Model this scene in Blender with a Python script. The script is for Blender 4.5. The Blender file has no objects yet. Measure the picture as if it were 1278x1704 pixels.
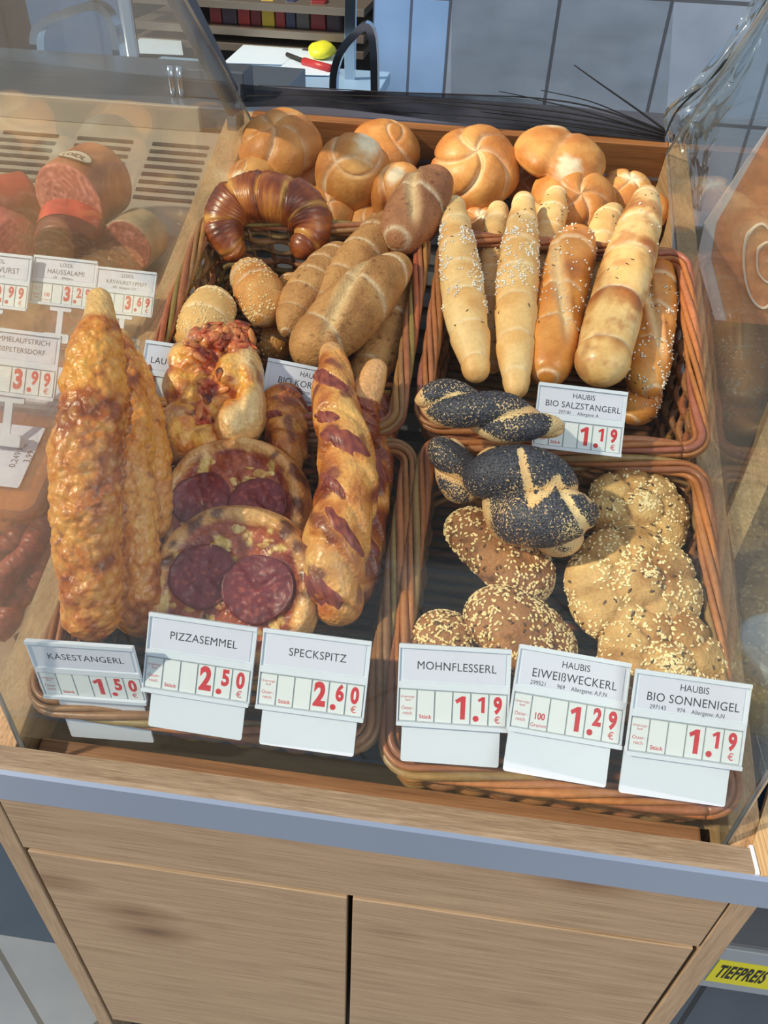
import bpy, bmesh, math, random
import numpy as np
from mathutils import Vector, Matrix, noise

# ------------------------------------------------------------------ camera, sky, sun, exposure
H = 0.86                                   # counter height
CAM = np.array([0.3859, -0.3336, 0.6064 + H]); FPX = 1322.9
YAW, PITCH, ROLL = -.0971, .6952, .048
SLOPE = .3238
_f = np.array([math.sin(YAW)*math.cos(PITCH), math.cos(YAW)*math.cos(PITCH), -math.sin(PITCH)])
_r = np.array([math.cos(YAW), -math.sin(YAW), 0.0]); _u = np.cross(_r, _f)
_c, _s = math.cos(ROLL), math.sin(ROLL)
_r, _u = _c*_r + _s*_u, -_s*_r + _c*_u
sc = bpy.context.scene
col = sc.collection
cd = bpy.data.cameras.new('camera'); co = bpy.data.objects.new('camera', cd); col.objects.link(co)
cd.sensor_fit = 'HORIZONTAL'; cd.sensor_width = 36.0; cd.lens = FPX*36.0/1278.0
cd.clip_start = 0.01; cd.clip_end = 50
co.matrix_world = Matrix(((_r[0], _u[0], -_f[0], CAM[0]), (_r[1], _u[1], -_f[1], CAM[1]), (_r[2], _u[2], -_f[2], CAM[2]), (0, 0, 0, 1)))
sc.camera = co
w = bpy.data.worlds.new('daylight'); sc.world = w; w.use_nodes = True
nt = w.node_tree; nt.nodes.clear()
wo = nt.nodes.new('ShaderNodeOutputWorld'); wb = nt.nodes.new('ShaderNodeBackground')
tc = nt.nodes.new('ShaderNodeTexCoord'); sx = nt.nodes.new('ShaderNodeSeparateXYZ'); cr = nt.nodes.new('ShaderNodeValToRGB')
mr = nt.nodes.new('ShaderNodeMapRange'); mr.inputs['From Min'].default_value = -1
nt.links.new(tc.outputs['Generated'], sx.inputs[0]); nt.links.new(sx.outputs['Z'], mr.inputs['Value'])
nt.links.new(mr.outputs[0], cr.inputs[0]); nt.links.new(cr.outputs[0], wb.inputs['Color']); nt.links.new(wb.outputs[0], wo.inputs[0])
e = cr.color_ramp.elements
e[0].position = 0.0; e[0].color = (.16, .15, .14, 1)
e[1].position = 1.0; e[1].color = (.74, .85, 1.0, 1)
k = cr.color_ramp.elements.new(.47); k.color = (.30, .30, .31, 1)
k = cr.color_ramp.elements.new(.56); k.color = (.62, .76, 1.0, 1)
wb.inputs['Strength'].default_value = 0.62
sd = bpy.data.lights.new('sun', 'SUN'); so = bpy.data.objects.new('sun', sd); col.objects.link(so)
sd.energy = 5.0; sd.color = (1.0, .84, .64); sd.angle = math.radians(2.0)
so.rotation_euler = Vector((-.74, -.36, .66)).to_track_quat('Z', 'Y').to_euler()
so.location = (-2, -1.5, 3)
ld = bpy.data.lights.new('added_fill_light', 'AREA'); lo = bpy.data.objects.new('added_fill_light', ld); col.objects.link(lo)  # unseen fill lamp, added to lighten the lower right and cabinet front
ld.shape = 'RECTANGLE'; ld.size = 1.2; ld.size_y = 1.2; ld.energy = 26; ld.color = (1.0, .95, .86); lo.location = (2.0, -1.3, 2.7)
lo.rotation_euler = (Vector((2.0, -1.3, 2.7))-Vector((.7, .1, .7))).to_track_quat('Z', 'Y').to_euler()
sc.view_settings.view_transform = 'Standard'; sc.view_settings.look = 'None'
sc.view_settings.gamma = 1; sc.view_settings.use_curve_mapping = False
sc.view_settings.exposure = 0.0
try:
    sc.cycles.max_bounces = 12; sc.cycles.transparent_max_bounces = 24
except Exception:
    pass

# ------------------------------------------------------------------ geometry helpers
O = np.array([0, .0334, H - .0064]); EU = np.array([1., 0, 0])
EV = np.array([0, math.cos(SLOPE), math.sin(SLOPE)]); EW = np.array([0, -math.sin(SLOPE), math.cos(SLOPE)])
def ray(px, py): return _f + (px-639)/FPX*_r - (py-852)/FPX*_u
def T(u, v, w_): return O + u*EU + v*EV + w_*EW                     # a point in the sloped display tray
def TP(px, py, w_):                                                # where a sight line meets a level of the tray
    d = ray(px, py); t = ((O + w_*EW - CAM) @ EW)/(d @ EW); return CAM + t*d
def PL(px, py, axis, val):
    d = ray(px, py); return CAM + (val-CAM[axis])/d[axis]*d
def depth(P): return float((np.asarray(P)-CAM) @ _f)
def lin(c):
    return tuple(((x/255)/12.92 if x/255 <= .04045 else ((x/255+.055)/1.055)**2.4) for x in c)
def nrm(v):
    v = np.asarray(v, float); n = np.linalg.norm(v); return v/n if n > 1e-12 else v
def mix(a, b, t):
    t = max(0., min(1., t)); return tuple(a[i]*(1-t)+b[i]*t for i in range(3))
def ss(a, b, x):
    t = max(0., min(1., (x-a)/(b-a))); return t*t*(3-2*t)
def nz(p, s, o=0.0): return noise.noise(Vector((p[0]*s+o, p[1]*s-o, p[2]*s+o*.7)))
def fbm(p, s, o=0.0): return nz(p, s, o)*.6 + nz(p, s*2.1, o+3)*.28 + nz(p, s*4.3, o+7)*.12

ORG = {}
class MB:
    def __init__(self): self.v = []; self.f = []; self.c = []; self.sm = []
    def add(self, V, F, C=None, smooth=True):
        o = len(self.v)
        self.v += [tuple(map(float, p)) for p in V]
        self.f += [tuple(i+o for i in q) for q in F]
        self.sm += [smooth]*len(F)
        self.c += [tuple(x) for x in C] if C is not None else [(1, 1, 1)]*len(V)
        return self
    def box(self, o, a, b, c_, bev=0.0, col_=None):
        """box with corner o and edge vectors a,b,c ; chamfered"""
        o, a, b, c_ = map(lambda x: np.asarray(x, float), (o, a, b, c_))
        if bev <= 0:
            V = [o+i*a+j*b+k*c_ for k in (0, 1) for j in (0, 1) for i in (0, 1)]
            F = [(0, 2, 3, 1), (4, 5, 7, 6), (0, 1, 5, 4), (2, 6, 7, 3), (0, 4, 6, 2), (1, 3, 7, 5)]
            if np.dot(np.cross(a, b), c_) < 0: F = [q[::-1] for q in F]
            return self.add(V, F, [col_]*8 if col_ else None, False)
        bm = bmesh.new(); bmesh.ops.create_cube(bm, size=1)
        M = Matrix(((a[0], b[0], c_[0], 0), (a[1], b[1], c_[1], 0), (a[2], b[2], c_[2], 0), (0, 0, 0, 1)))
        ce = o+(a+b+c_)/2
        for v in bm.verts: v.co = M @ v.co + Vector(ce)
        bmesh.ops.bevel(bm, geom=list(bm.edges), offset=bev, segments=2, affect='EDGES', profile=.5)
        bmesh.ops.recalc_face_normals(bm, faces=bm.faces)
        bm.verts.index_update()
        V = [tuple(v.co) for v in bm.verts]; F = [tuple(v.index for v in q.verts) for q in bm.faces]; bm.free()
        return self.add(V, F, [col_]*len(V) if col_ else None, False)
    def prism(self, poly, h, col_=None):
        """closed polygon (3d points) extruded by vector h"""
        P = [np.asarray(p, float) for p in poly]; n = len(P); h = np.asarray(h, float)
        V = P+[p+h for p in P]
        nn = sum(np.cross(P[i]-P[0], P[(i+1) % n]-P[0]) for i in range(n))
        F = [tuple(range(n))[::-1], tuple(range(n, 2*n))]+[(i, (i+1) % n, n+(i+1) % n, n+i) for i in range(n)]
        if np.dot(nn, h) < 0: F = [q[::-1] for q in F]
        return self.add(V, F, [col_]*len(V) if col_ else None, False)
    def tube(self, path, r, n=8, col_=None, flat=1.0, up=None):
        P = np.array(path, float); m = len(P)
        R = np.array([r]*m if np.isscalar(r) else r, float)
        Tn = np.gradient(P, axis=0); V = []; C = []
        U = np.array(up if up is not None else (0.13, -.3, .94), float)
        for i in range(m):
            t = nrm(Tn[i]); s_ = np.cross(t, U)
            if np.linalg.norm(s_) < 1e-3: s_ = np.cross(t, (1, .2, 0))
            s_ = nrm(s_); q = np.cross(s_, t)
            for j in range(n):
                a = 2*math.pi*j/n
                V.append(P[i]+R[i]*(math.cos(a)*s_+math.sin(a)*q*flat))
                if col_ is not None: C.append(col_ if not callable(col_) else col_(i/(m-1)))
        F = [(i*n+j, i*n+(j+1) % n, (i+1)*n+(j+1) % n, (i+1)*n+j) for i in range(m-1) for j in range(n)]
        F += [tuple(range(n))[::-1], tuple(range((m-1)*n, m*n))]
        return self.add(V, F, C if col_ is not None else None, True)
    def build(self, name, m, parent=None, origin=None):
        me = bpy.data.meshes.new(name)
        og = np.zeros(3)
        if parent is not None: og = ORG[parent.name]
        elif origin is not None: og = np.asarray(origin, float)
        V = np.array(self.v)-og
        me.from_pydata(V.tolist(), [], self.f)
        me.polygons.foreach_set('use_smooth', self.sm)
        a = me.color_attributes.new('Col', 'FLOAT_COLOR', 'POINT')
        C = np.ones((len(self.v), 4)); C[:, :3] = np.array(self.c)
        a.data.foreach_set('color', C.ravel())
        me.materials.append(m); me.update()
        o = bpy.data.objects.new(name, me); col.objects.link(o)
        if parent is not None: o.parent = parent
        else: o.location = tuple(og)
        ORG[o.name] = og
        return o

def tag(o, label=None, cat=None, group=None, kind=None):
    if label: o['label'] = label
    if cat: o['category'] = cat
    if group: o['group'] = group
    if kind: o['kind'] = kind
    return o
def thing(name, label, cat, loc, group=None):
    o = bpy.data.objects.new(name, None); col.objects.link(o); o.location = tuple(loc); o.empty_display_size = .03
    ORG[o.name] = np.asarray(loc, float)
    return tag(o, label, cat, group)

# ------------------------------------------------------------------ materials
def newmat(name):
    m = bpy.data.materials.new(name); m.use_nodes = True
    n = m.node_tree.nodes; b = n['Principled BSDF']; return m, m.node_tree, b
def ramp(nt_, fac, stops):
    r = nt_.nodes.new('ShaderNodeValToRGB'); el = r.color_ramp.elements
    el[0].position = stops[0][0]; el[0].color = (*lin(stops[0][1]), 1)
    el[1].position = stops[-1][0]; el[1].color = (*lin(stops[-1][1]), 1)
    for p, c in stops[1:-1]:
        q = el.new(p); q.color = (*lin(c), 1)
    nt_.links.new(fac, r.inputs[0]); return r.outputs[0]
def tex(nt_, kind, scale, detail=4, mapping=None, rough=.5, dist=0):
    t = nt_.nodes.new(kind); c = nt_.nodes.new('ShaderNodeTexCoord'); mp = nt_.nodes.new('ShaderNodeMapping')
    mp.inputs['Scale'].default_value = mapping or (1, 1, 1)
    nt_.links.new(c.outputs['Object'], mp.inputs[0]); nt_.links.new(mp.outputs[0], t.inputs['Vector'])
    t.inputs['Scale'].default_value = scale
    if 'Detail' in t.inputs: t.inputs['Detail'].default_value = detail
    if 'Roughness' in t.inputs: t.inputs['Roughness'].default_value = rough
    if 'Distortion' in t.inputs: t.inputs['Distortion'].default_value = dist
    return t
def bump(nt_, b, h, strength, dist=.001):
    q = nt_.nodes.new('ShaderNodeBump'); q.inputs['Strength'].default_value = strength; q.inputs['Distance'].default_value = dist
    nt_.links.new(h, q.inputs['Height']); nt_.links.new(q.outputs[0], b.inputs['Normal'])
def plain(name, c, rough=.5, metal=0, spec=.5, bmp=0, bs=300, var=0):
    m, t, b = newmat(name)
    b.inputs['Base Color'].default_value = (*lin(c), 1); b.inputs['Roughness'].default_value = rough
    b.inputs['Metallic'].default_value = metal; b.inputs['Specular IOR Level'].default_value = spec
    n_ = tex(t, 'ShaderNodeTexNoise', bs, 4)
    if bmp: bump(t, b, n_.outputs[0], bmp)
    if var:
        lo = tuple(x*(1-var) for x in c); hi = tuple(min(255, x*(1+var)) for x in c)
        n2 = tex(t, 'ShaderNodeTexNoise', bs*.15, 5)
        t.links.new(ramp(t, n2.outputs[0], [(.3, lo), (.7, hi)]), b.inputs['Base Color'])
    return m
def vcol(name, rough=.5, bs=250, bmp=.35, dist=.0012, var=.14, coat=0, spec=.4, sss=0):
    m, t, b = newmat(name)
    a = t.nodes.new('ShaderNodeAttribute'); a.attribute_name = 'Col'
    n_ = tex(t, 'ShaderNodeTexNoise', bs, 5); n2 = tex(t, 'ShaderNodeTexNoise', bs*.22, 4)
    mx = t.nodes.new('ShaderNodeMix'); mx.data_type = 'RGBA'; mx.blend_type = 'MULTIPLY'; mx.inputs['Factor'].default_value = 1
    t.links.new(a.outputs['Color'], mx.inputs[6])
    g1 = tuple([255*((1-var*1.6))]*3)
    cr_ = t.nodes.new('ShaderNodeValToRGB'); cr_.color_ramp.elements[0].position = .3; cr_.color_ramp.elements[1].position = .7
    cr_.color_ramp.elements[0].color = (1-var*1.1, 1-var*1.5, 1-var*1.9, 1); cr_.color_ramp.elements[1].color = (1+var, 1+var, 1+var, 1)
    ad = t.nodes.new('ShaderNodeMath'); ad.operation = 'ADD'; m5 = t.nodes.new('ShaderNodeMath'); m5.operation = 'MULTIPLY'; m5.inputs[1].default_value = .5
    t.links.new(n_.outputs[0], ad.inputs[0]); t.links.new(n2.outputs[0], ad.inputs[1]); t.links.new(ad.outputs[0], m5.inputs[0])
    t.links.new(m5.outputs[0], cr_.inputs[0]); t.links.new(cr_.outputs[0], mx.inputs[7])
    t.links.new(mx.outputs[2], b.inputs['Base Color'])
    b.inputs['Roughness'].default_value = rough; b.inputs['Specular IOR Level'].default_value = spec
    b.inputs['Coat Weight'].default_value = coat; b.inputs['Coat Roughness'].default_value = .25
    if sss:
        b.inputs['Subsurface Weight'].default_value = sss; b.inputs['Subsurface Radius'].default_value = (.004, .002, .001); b.inputs['Subsurface Scale'].default_value = 1
    bump(t, b, n_.outputs[0], bmp, dist)
    return m
def wood(name, base, dark, lite, axis='x', rough=.5, scale=1.0, knots=False):
    m, t, b = newmat(name)
    st = {'x': (1.2, 22, 22), 'y': (22, 1.2, 22), 'z': (22, 22, 1.2)}[axis]
    n_ = tex(t, 'ShaderNodeTexNoise', 3.2*scale, 8, st, .62, .6)
    fine = {'x': (4, 260, 260), 'y': (260, 4, 260), 'z': (260, 260, 4)}[axis]
    n2 = tex(t, 'ShaderNodeTexNoise', 2.2*scale, 3, fine)
    c1 = ramp(t, n_.outputs[0], [(.28, dark), (.5, base), (.74, lite)])
    mx = t.nodes.new('ShaderNodeMix'); mx.data_type = 'RGBA'; mx.blend_type = 'MULTIPLY'; mx.inputs['Factor'].default_value = .8
    c2 = ramp(t, n2.outputs[0], [(.34, (206, 198, 188)), (.54, (255, 255, 255))])
    t.links.new(c1, mx.inputs[6]); t.links.new(c2, mx.inputs[7]); out = mx.outputs[2]
    if knots:
        kst = {'x': (2.6, 5.5, 5.5)}.get(axis, (5.5, 5.5, 2.6))
        v = tex(t, 'ShaderNodeTexVoronoi', 1.35, 0, kst); v.inputs['Randomness'].default_value = 1
        kc = ramp(t, v.outputs['Distance'], [(.015, (118, 88, 74)), (.09, (205, 188, 172)), (.22, (255, 255, 255))])
        m2 = t.nodes.new('ShaderNodeMix'); m2.data_type = 'RGBA'; m2.blend_type = 'MULTIPLY'; m2.inputs['Factor'].default_value = .75
        t.links.new(out, m2.inputs[6]); t.links.new(kc, m2.inputs[7]); out = m2.outputs[2]
    t.links.new(out, b.inputs['Base Color']); b.inputs['Roughness'].default_value = rough
    bump(t, b, n2.outputs[0], .15, .0006)
    return m
def glassmat(name, dust=0.03, dcol=(235, 225, 210), rough=.02, tint=(250, 253, 252), refl=1.0):
    m = bpy.data.materials.new(name); m.use_nodes = True; t = m.node_tree; t.nodes.clear()
    o = t.nodes.new('ShaderNodeOutputMaterial'); tr = t.nodes.new('ShaderNodeBsdfTransparent'); gl = t.nodes.new('ShaderNodeBsdfGlossy')
    fr = t.nodes.new('ShaderNodeFresnel'); fr.inputs['IOR'].default_value = 1.45; mx = t.nodes.new('ShaderNodeMixShader')
    tr.inputs[0].default_value = (*lin(tint), 1); gl.inputs['Roughness'].default_value = rough
    mu = t.nodes.new('ShaderNodeMath'); mu.operation = 'MULTIPLY'; mu.inputs[1].default_value = refl
    t.links.new(fr.outputs[0], mu.inputs[0]); t.links.new(mu.outputs[0], mx.inputs[0])
    t.links.new(tr.outputs[0], mx.inputs[1]); t.links.new(gl.outputs[0], mx.inputs[2]); out = mx.outputs[0]
    if dust:
        df = t.nodes.new('ShaderNodeBsdfDiffuse'); tl = t.nodes.new('ShaderNodeBsdfTranslucent'); m3 = t.nodes.new('ShaderNodeMixShader')
        df.inputs[0].default_value = tl.inputs[0].default_value = (*lin(dcol), 1); m3.inputs[0].default_value = .6
        t.links.new(df.outputs[0], m3.inputs[1]); t.links.new(tl.outputs[0], m3.inputs[2])
        n_ = tex(t, 'ShaderNodeTexNoise', 6, 5, (1, 1, 3)); mr_ = t.nodes.new('ShaderNodeMapRange')
        mr_.inputs['From Min'].default_value = .3; mr_.inputs['From Max'].default_value = .75
        mr_.inputs['To Min'].default_value = dust*.55; mr_.inputs['To Max'].default_value = dust*1.5
        t.links.new(n_.outputs[0], mr_.inputs[0]); m4 = t.nodes.new('ShaderNodeMixShader')
        t.links.new(mr_.outputs[0], m4.inputs[0]); t.links.new(out, m4.inputs[1]); t.links.new(m3.outputs[0], m4.inputs[2]); out = m4.outputs[0]
    t.links.new(out, o.inputs[0]); return m
def tilemat(name, c, grout, size, rotz=0, rough=.4, axis='z', off=(0, 0), gap=.004):
    m, t, b = newmat(name)
    c_ = t.nodes.new('ShaderNodeTexCoord'); mp = t.nodes.new('ShaderNodeMapping'); br = t.nodes.new('ShaderNodeTexBrick')
    if axis == 'y': mp.inputs['Rotation'].default_value = (math.pi/2, 0, 0)
    else: mp.inputs['Rotation'].default_value = (0, 0, rotz)
    mp.inputs['Location'].default_value = (off[0], off[1], 0)
    t.links.new(c_.outputs['Object'], mp.inputs[0]); t.links.new(mp.outputs[0], br.inputs['Vector'])
    br.offset = 0; br.inputs['Scale'].default_value = 1; br.inputs['Brick Width'].default_value = size; br.inputs['Row Height'].default_value = size
    br.inputs['Mortar Size'].default_value = gap; br.inputs['Mortar Smooth'].default_value = .1
    br.inputs['Color1'].default_value = (*lin(c), 1); br.inputs['Color2'].default_value = (*lin(tuple(x*.95 for x in c)), 1); br.inputs['Mortar'].default_value = (*lin(grout), 1)
    n_ = tex(t, 'ShaderNodeTexNoise', 9, 6); mx = t.nodes.new('ShaderNodeMix'); mx.data_type = 'RGBA'; mx.blend_type = 'MULTIPLY'; mx.inputs['Factor'].default_value = 1
    t.links.new(br.outputs[0], mx.inputs[6]); t.links.new(ramp(t, n_.outputs[0], [(.3, (232, 234, 238)), (.7, (255, 255, 255))]), mx.inputs[7])
    t.links.new(mx.outputs[2], b.inputs['Base Color']); b.inputs['Roughness'].default_value = rough
    inv = t.nodes.new('ShaderNodeMath'); inv.operation = 'SUBTRACT'; inv.inputs[0].default_value = 1
    t.links.new(br.outputs['Fac'], inv.inputs[1]); bump(t, b, inv.outputs[0], .5, .002)
    return m

OAK_X = wood('oak_veneer_lengthwise', (158, 136, 110), (146, 124, 98), (168, 147, 120), 'x', .55, 1.3, knots=True)
OAK_Z = wood('oak_veneer_upright', (158, 136, 110), (140, 118, 94), (170, 148, 120), 'z', .55, 3)
OAK_RAIL = wood('ribbed_oak_rail', (140, 122, 100), (112, 94, 74), (160, 142, 118), 'x', .6, 6)
BEAM = wood('oiled_oak_bar', (176, 142, 102), (150, 116, 78), (192, 160, 120), 'y', .5, 1.2)
BEECH = wood('beech_block', (156, 108, 74), (134, 90, 60), (172, 124, 88), 'x', .45, 1.5)
BACKW = wood('orange_beech_board', (150, 98, 56), (126, 78, 42), (166, 112, 66), 'x', .5)
ALU = plain('satin_aluminium', (168, 182, 205), .28, .75, .5)
STEEL = plain('brushed_steel', (140, 152, 168), .34, .8, .5, .05, 400)
CHROME = plain('polished_chrome', (205, 212, 220), .12, 1)
DARK = plain('dark_gap', (26, 24, 24), .7)
RACK = plain('grey_rack_slat', (88, 88, 90), .5, .1)
RACKD = plain('dark_rack_floor', (40, 38, 42), .6)
CRUST = vcol('bread_crust', .50, 230, .45, .0013, .13, coat=.05, sss=.05)
RUSTIC = vcol('rustic_crust', .62, 330, .8, .0022, .20)
GLAZED = vcol('glazed_crust', .34, 260, .35, .0010, .14, coat=.3)
CHEESE = vcol('baked_cheese', .30, 330, .6, .0016, .18, coat=.45, sss=.08)
MEAT = vcol('cured_meat', .42, 420, .4, .0010, .14, coat=.12)
SEEDM = vcol('sesame', .45, 600, .1, .0005, .08)
POPPYM = vcol('poppy', .38, 800, .1, .0005, .15, spec=.6)
WICK = vcol('wicker_rod', .42, 180, .35, .0010, .22, coat=.15)
_t = CHEESE.node_tree; _b = _t.nodes['Principled BSDF']; _v = tex(_t, 'ShaderNodeTexVoronoi', 260, 0); _v.feature = 'SMOOTH_F1'
_q = _t.nodes.new('ShaderNodeBump'); _q.invert = True; _q.inputs['Strength'].default_value = .55; _q.inputs['Distance'].default_value = .0025
_t.links.new(_v.outputs['Distance'], _q.inputs['Height'])
_t.links.new(_b.inputs['Normal'].links[0].from_socket, _q.inputs['Normal']); _t.links.new(_q.outputs[0], _b.inputs['Normal'])
POPC, _t, _b = newmat('poppy_strewn_dough')
_a = _t.nodes.new('ShaderNodeAttribute'); _a.attribute_name = 'Col'; _a2 = _t.nodes.new('ShaderNodeAttribute'); _a2.attribute_name = 'Cover'
_v = tex(_t, 'ShaderNodeTexVoronoi', 620, 0); _n = tex(_t, 'ShaderNodeTexNoise', 520, 3)
_m1 = _t.nodes.new('ShaderNodeMath'); _m1.operation = 'MULTIPLY_ADD'; _m1.inputs[1].default_value = .55; _t.links.new(_n.outputs[0], _m1.inputs[0]); _t.links.new(_v.outputs['Distance'], _m1.inputs[2])
_m2 = _t.nodes.new('ShaderNodeMath'); _m2.operation = 'SUBTRACT'; _t.links.new(_a2.outputs['Fac'], _m2.inputs[0]); _t.links.new(_m1.outputs[0], _m2.inputs[1])
_m3 = _t.nodes.new('ShaderNodeMapRange'); _m3.inputs['From Min'].default_value = -.06; _m3.inputs['From Max'].default_value = .06; _t.links.new(_m2.outputs[0], _m3.inputs['Value'])
_mx = _t.nodes.new('ShaderNodeMix'); _mx.data_type = 'RGBA'; _t.links.new(_m3.outputs[0], _mx.inputs['Factor']); _t.links.new(_a.outputs['Color'], _mx.inputs[6])
_t.links.new(ramp(_t, _n.outputs[0], [(.35, (30, 30, 36)), (.65, (84, 84, 96))]), _mx.inputs[7]); _t.links.new(_mx.outputs[2], _b.inputs['Base Color'])
_b.inputs['Roughness'].default_value = .5; bump(_t, _b, _m1.outputs[0], .5, -.0012)
PLAST = plain('white_plastic', (212, 218, 230), .32)
CARD = plain('name_card_paper', (208, 210, 226), .35)
CELL = plain('price_flap', (216, 221, 224), .4)
INK = plain('black_ink', (38, 36, 44), .6)
RED = plain('red_print', (196, 40, 50), .5)
FROST = plain('grey_cell_gap', (150, 160, 165), .4)
GLASS_SIDE = glassmat('side_pane_dusty', .055, (240, 214, 182), .03, refl=.35)
GLASS_R = glassmat('side_pane_right', .02, (225, 225, 228), .04, refl=.35)
GLASS_F = glassmat('front_pane', .004, (235, 228, 218), .02, refl=.13)
NET = glassmat('net_cloth', .72, (28, 28, 36), .5, refl=.0)
NET2 = glassmat('net_veil', .30, (60, 62, 76), .5, refl=.0)
NETP = plain('net_fold_thread', (24, 22, 28), .7)
TILE = tilemat('wall_tile_glazed', (158, 172, 196), (92, 96, 108), .290, 0, .3, 'y', (-.253, 0.03), .005)
TILE2 = tilemat('wall_tile_corner', (150, 186, 236), (92, 104, 128), .105, 0, .25, 'y', (-.043, 0), .004)
TILE2.node_tree.nodes['Brick Texture'].inputs['Row Height'].default_value = .58
FLOORM = tilemat('floor_tile', (132, 142, 152), (96, 98, 98), .33, math.radians(38), .35, 'z', (.10, .06), .004)

# ------------------------------------------------------------------ the setting
def struct(name, mb, m): return tag(mb.build(name, m), kind='structure')
struct('floor', MB().box((-2.6, -2.2, -.03), (6, 0, 0), (0, 5.2, 0), (0, 0, .03)), FLOORM)
struct('wall_back', MB().box((.253, 2.2, 0), (3.1, 0, 0), (0, .12, 0), (0, 0, 2.6)), TILE)
# a narrow-tiled stretch of the same wall at its left end
_m = MB(); _a = np.array([.2529, 2.2, 0.]); _b = np.array([.043, 2.2, 0.])
_m.prism([_a, _b, _b+(0, .1, 0), _a+(0, .1, 0)], (0, 0, 2.6)); struct('wall_left', _m, TILE2)
struct('wall_far', MB().box((-2.6, 2.9, 0), (2.9, 0, 0), (0, .1, 0), (0, 0, 2.6)), plain('dim_far_wall', (78, 74, 76), .7))

# ------------------------------------------------------------------ cabinet under the display
cab = thing('display_cabinet', 'light oak cabinet with two plain doors carrying the bread display', 'cabinet', (.337, .3, 0))
Z1, Z2, Z3 = H-.045, H-.1732, .212
m = MB().box((.007, .015, Z2+.002), (.660, 0, 0), (0, .018, 0), (0, 0, Z1-Z2-.002), .0012); m.build('fascia_panel', OAK_X, cab)
m = MB().box((.0095, .015, Z3), (.3245, 0, 0), (0, .018, 0), (0, 0, Z2-Z3-.0045), .0010); d = m.build('door', OAK_X, cab)
m = MB().box((.3395, .015, Z3), (.3245, 0, 0), (0, .018, 0), (0, 0, Z2-Z3-.0045), .0010); d = m.build('door', OAK_X, cab)
MB().box((-.016, .015, 0), (.021, 0, 0), (0, .62, 0), (0, 0, Z1), .001).build('side_panel', OAK_Z, cab)
MB().box((.669, .015, 0), (.022, 0, 0), (0, .62, 0), (0, 0, Z1), .001).build('side_panel', OAK_Z, cab)
MB().box((.005, .06, .12), (.664, 0, 0), (0, .55, 0), (0, 0, Z1-.13)).build('carcass', DARK, cab)
MB().box((.006, .045, 0), (.662, 0, 0), (0, .5, 0), (0, 0, .115)).build('plinth', plain('dark_plinth', (60, 62, 66), .6), cab)

cn = thing('counter_rail', 'long ribbed oak rail with satin aluminium edge across the counter front', 'counter rail', (.3, .01, H-.05))
MB().prism([(-.62, .001, H-.018), (-.62, .0, H-.003), (-.62, .004, H), (-.62, .022, H), (-.62, .022, H-.018)], (1.282, 0, 0)).build('oak_rail', OAK_RAIL, cn)
_e = MB().prism([(-.62, -.003, Z1), (-.62, -.003, H-.0035), (-.62, .002, H-.002), (-.62, .0149, Z1+.001), (-.62, .0149, Z1)], (1.324, 0, 0)); _e.build('aluminium_edge', ALU, cn)

# ------------------------------------------------------------------ sloped tray
tray = thing('display_tray', 'sloping wooden bread tray with oak side bars holding four baskets', 'display tray', T(.337, .4, -.1))
def tbox(u0, u1, v0, v1, w0, w1, bev=.0012, mb=None):
    return (mb or MB()).box(T(u0, v0, w0), (u1-u0)*EU, (v1-v0)*EV, (w1-w0)*EW, bev)
tbox(0, .0373, -.008, .95, -.085, 0).build('side_bar', BEAM, tray)
tbox(.648, .6744, -.008, .95, -.085, 0).build('side_bar', BEAM, tray)
tbox(.0373, .648, .935, .95, -.085, .002).build('back_board', BACKW, tray)
tbox(.0373, .648, -.008, .935, -.085, -.070, 0).build('tray_floor', RACKD, tray)
tbox(.042, .636, -.006, .012, -.064, -.032, .002).build('front_block', BEECH, tray)
tbox(.0373, .641, -.008, -.004, -.07, -.045, 0).build('front_lip', DARK, tray)
m = MB()
for i in range(21): tbox(.04, .645, .055+i*.042, .055+i*.042+.027, -.070, -.066, .0008, m)
sl = m.build('rack_slats', RACK, tray)

def pane(name, label, x, mat, parts=True):
    """clear divider standing inside a side bar; its rear edge leans forward as it rises"""
    g = thing(name, label, 'glass divider', (x, .05, T(0, .0, 0)[2]))
    poly = [(x, .028, T(0, 0, -.02)[2]), (x, .905, T(0, .925, 0)[2]), (x, .36, 1.56), (x, .028, 1.56)]
    MB().prism(poly, (.004, 0, 0)).build('glass_sheet', mat, g)
    em = glassmat(name+'_edge', .35, (225, 235, 240), .1)
    m_ = MB()
    for a_, b_ in ((poly[0], poly[3]), (poly[1], poly[2])):
        m_.tube([np.array(a_)+(.002, 0, 0), np.array(b_)+(.002, 0, 0)], .0022, 6)
    m_.build('polished_edge', em, g)
    return g
gl = pane('glass_divider', 'dusty clear glass divider between the sausages and the bread', .040, GLASS_SIDE)
gr = pane('glass_divider', 'clear glass divider on the right side of the bread tray', .6425, GLASS_R)
MB().box((.046, .0245, H-.004), (.594, 0, 0), (0, .003, 0), (0, 0, .74)).build('sheet', GLASS_F, None)
fg = bpy.data.objects['sheet']; fg.name = 'front_glass_pane'
tag(fg, 'upright clear glass pane along the front of the bread tray', 'glass pane')
# dark bracket that carries the glass at the left rear
m = MB(); a0, a1 = PL(388, 190, 0, .030), PL(283, -12, 0, .030)
m.box(a0-np.array([.004, .012, 0]), a1-a0, (.008, 0, 0), (0, .034, .030), .001)
br = thing('glass_bracket', 'dark grey slanting bracket holding the left glass divider at the rear', 'bracket', a0); m.build('arm', plain('dark_bracket', (70, 74, 86), .3, .4), br)
MB().box(a0-np.array([.007, .01, .02]), (.014, 0, 0), (0, .04, 0), (0, 0, .022), .001).build('foot', CHROME, br)

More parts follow.
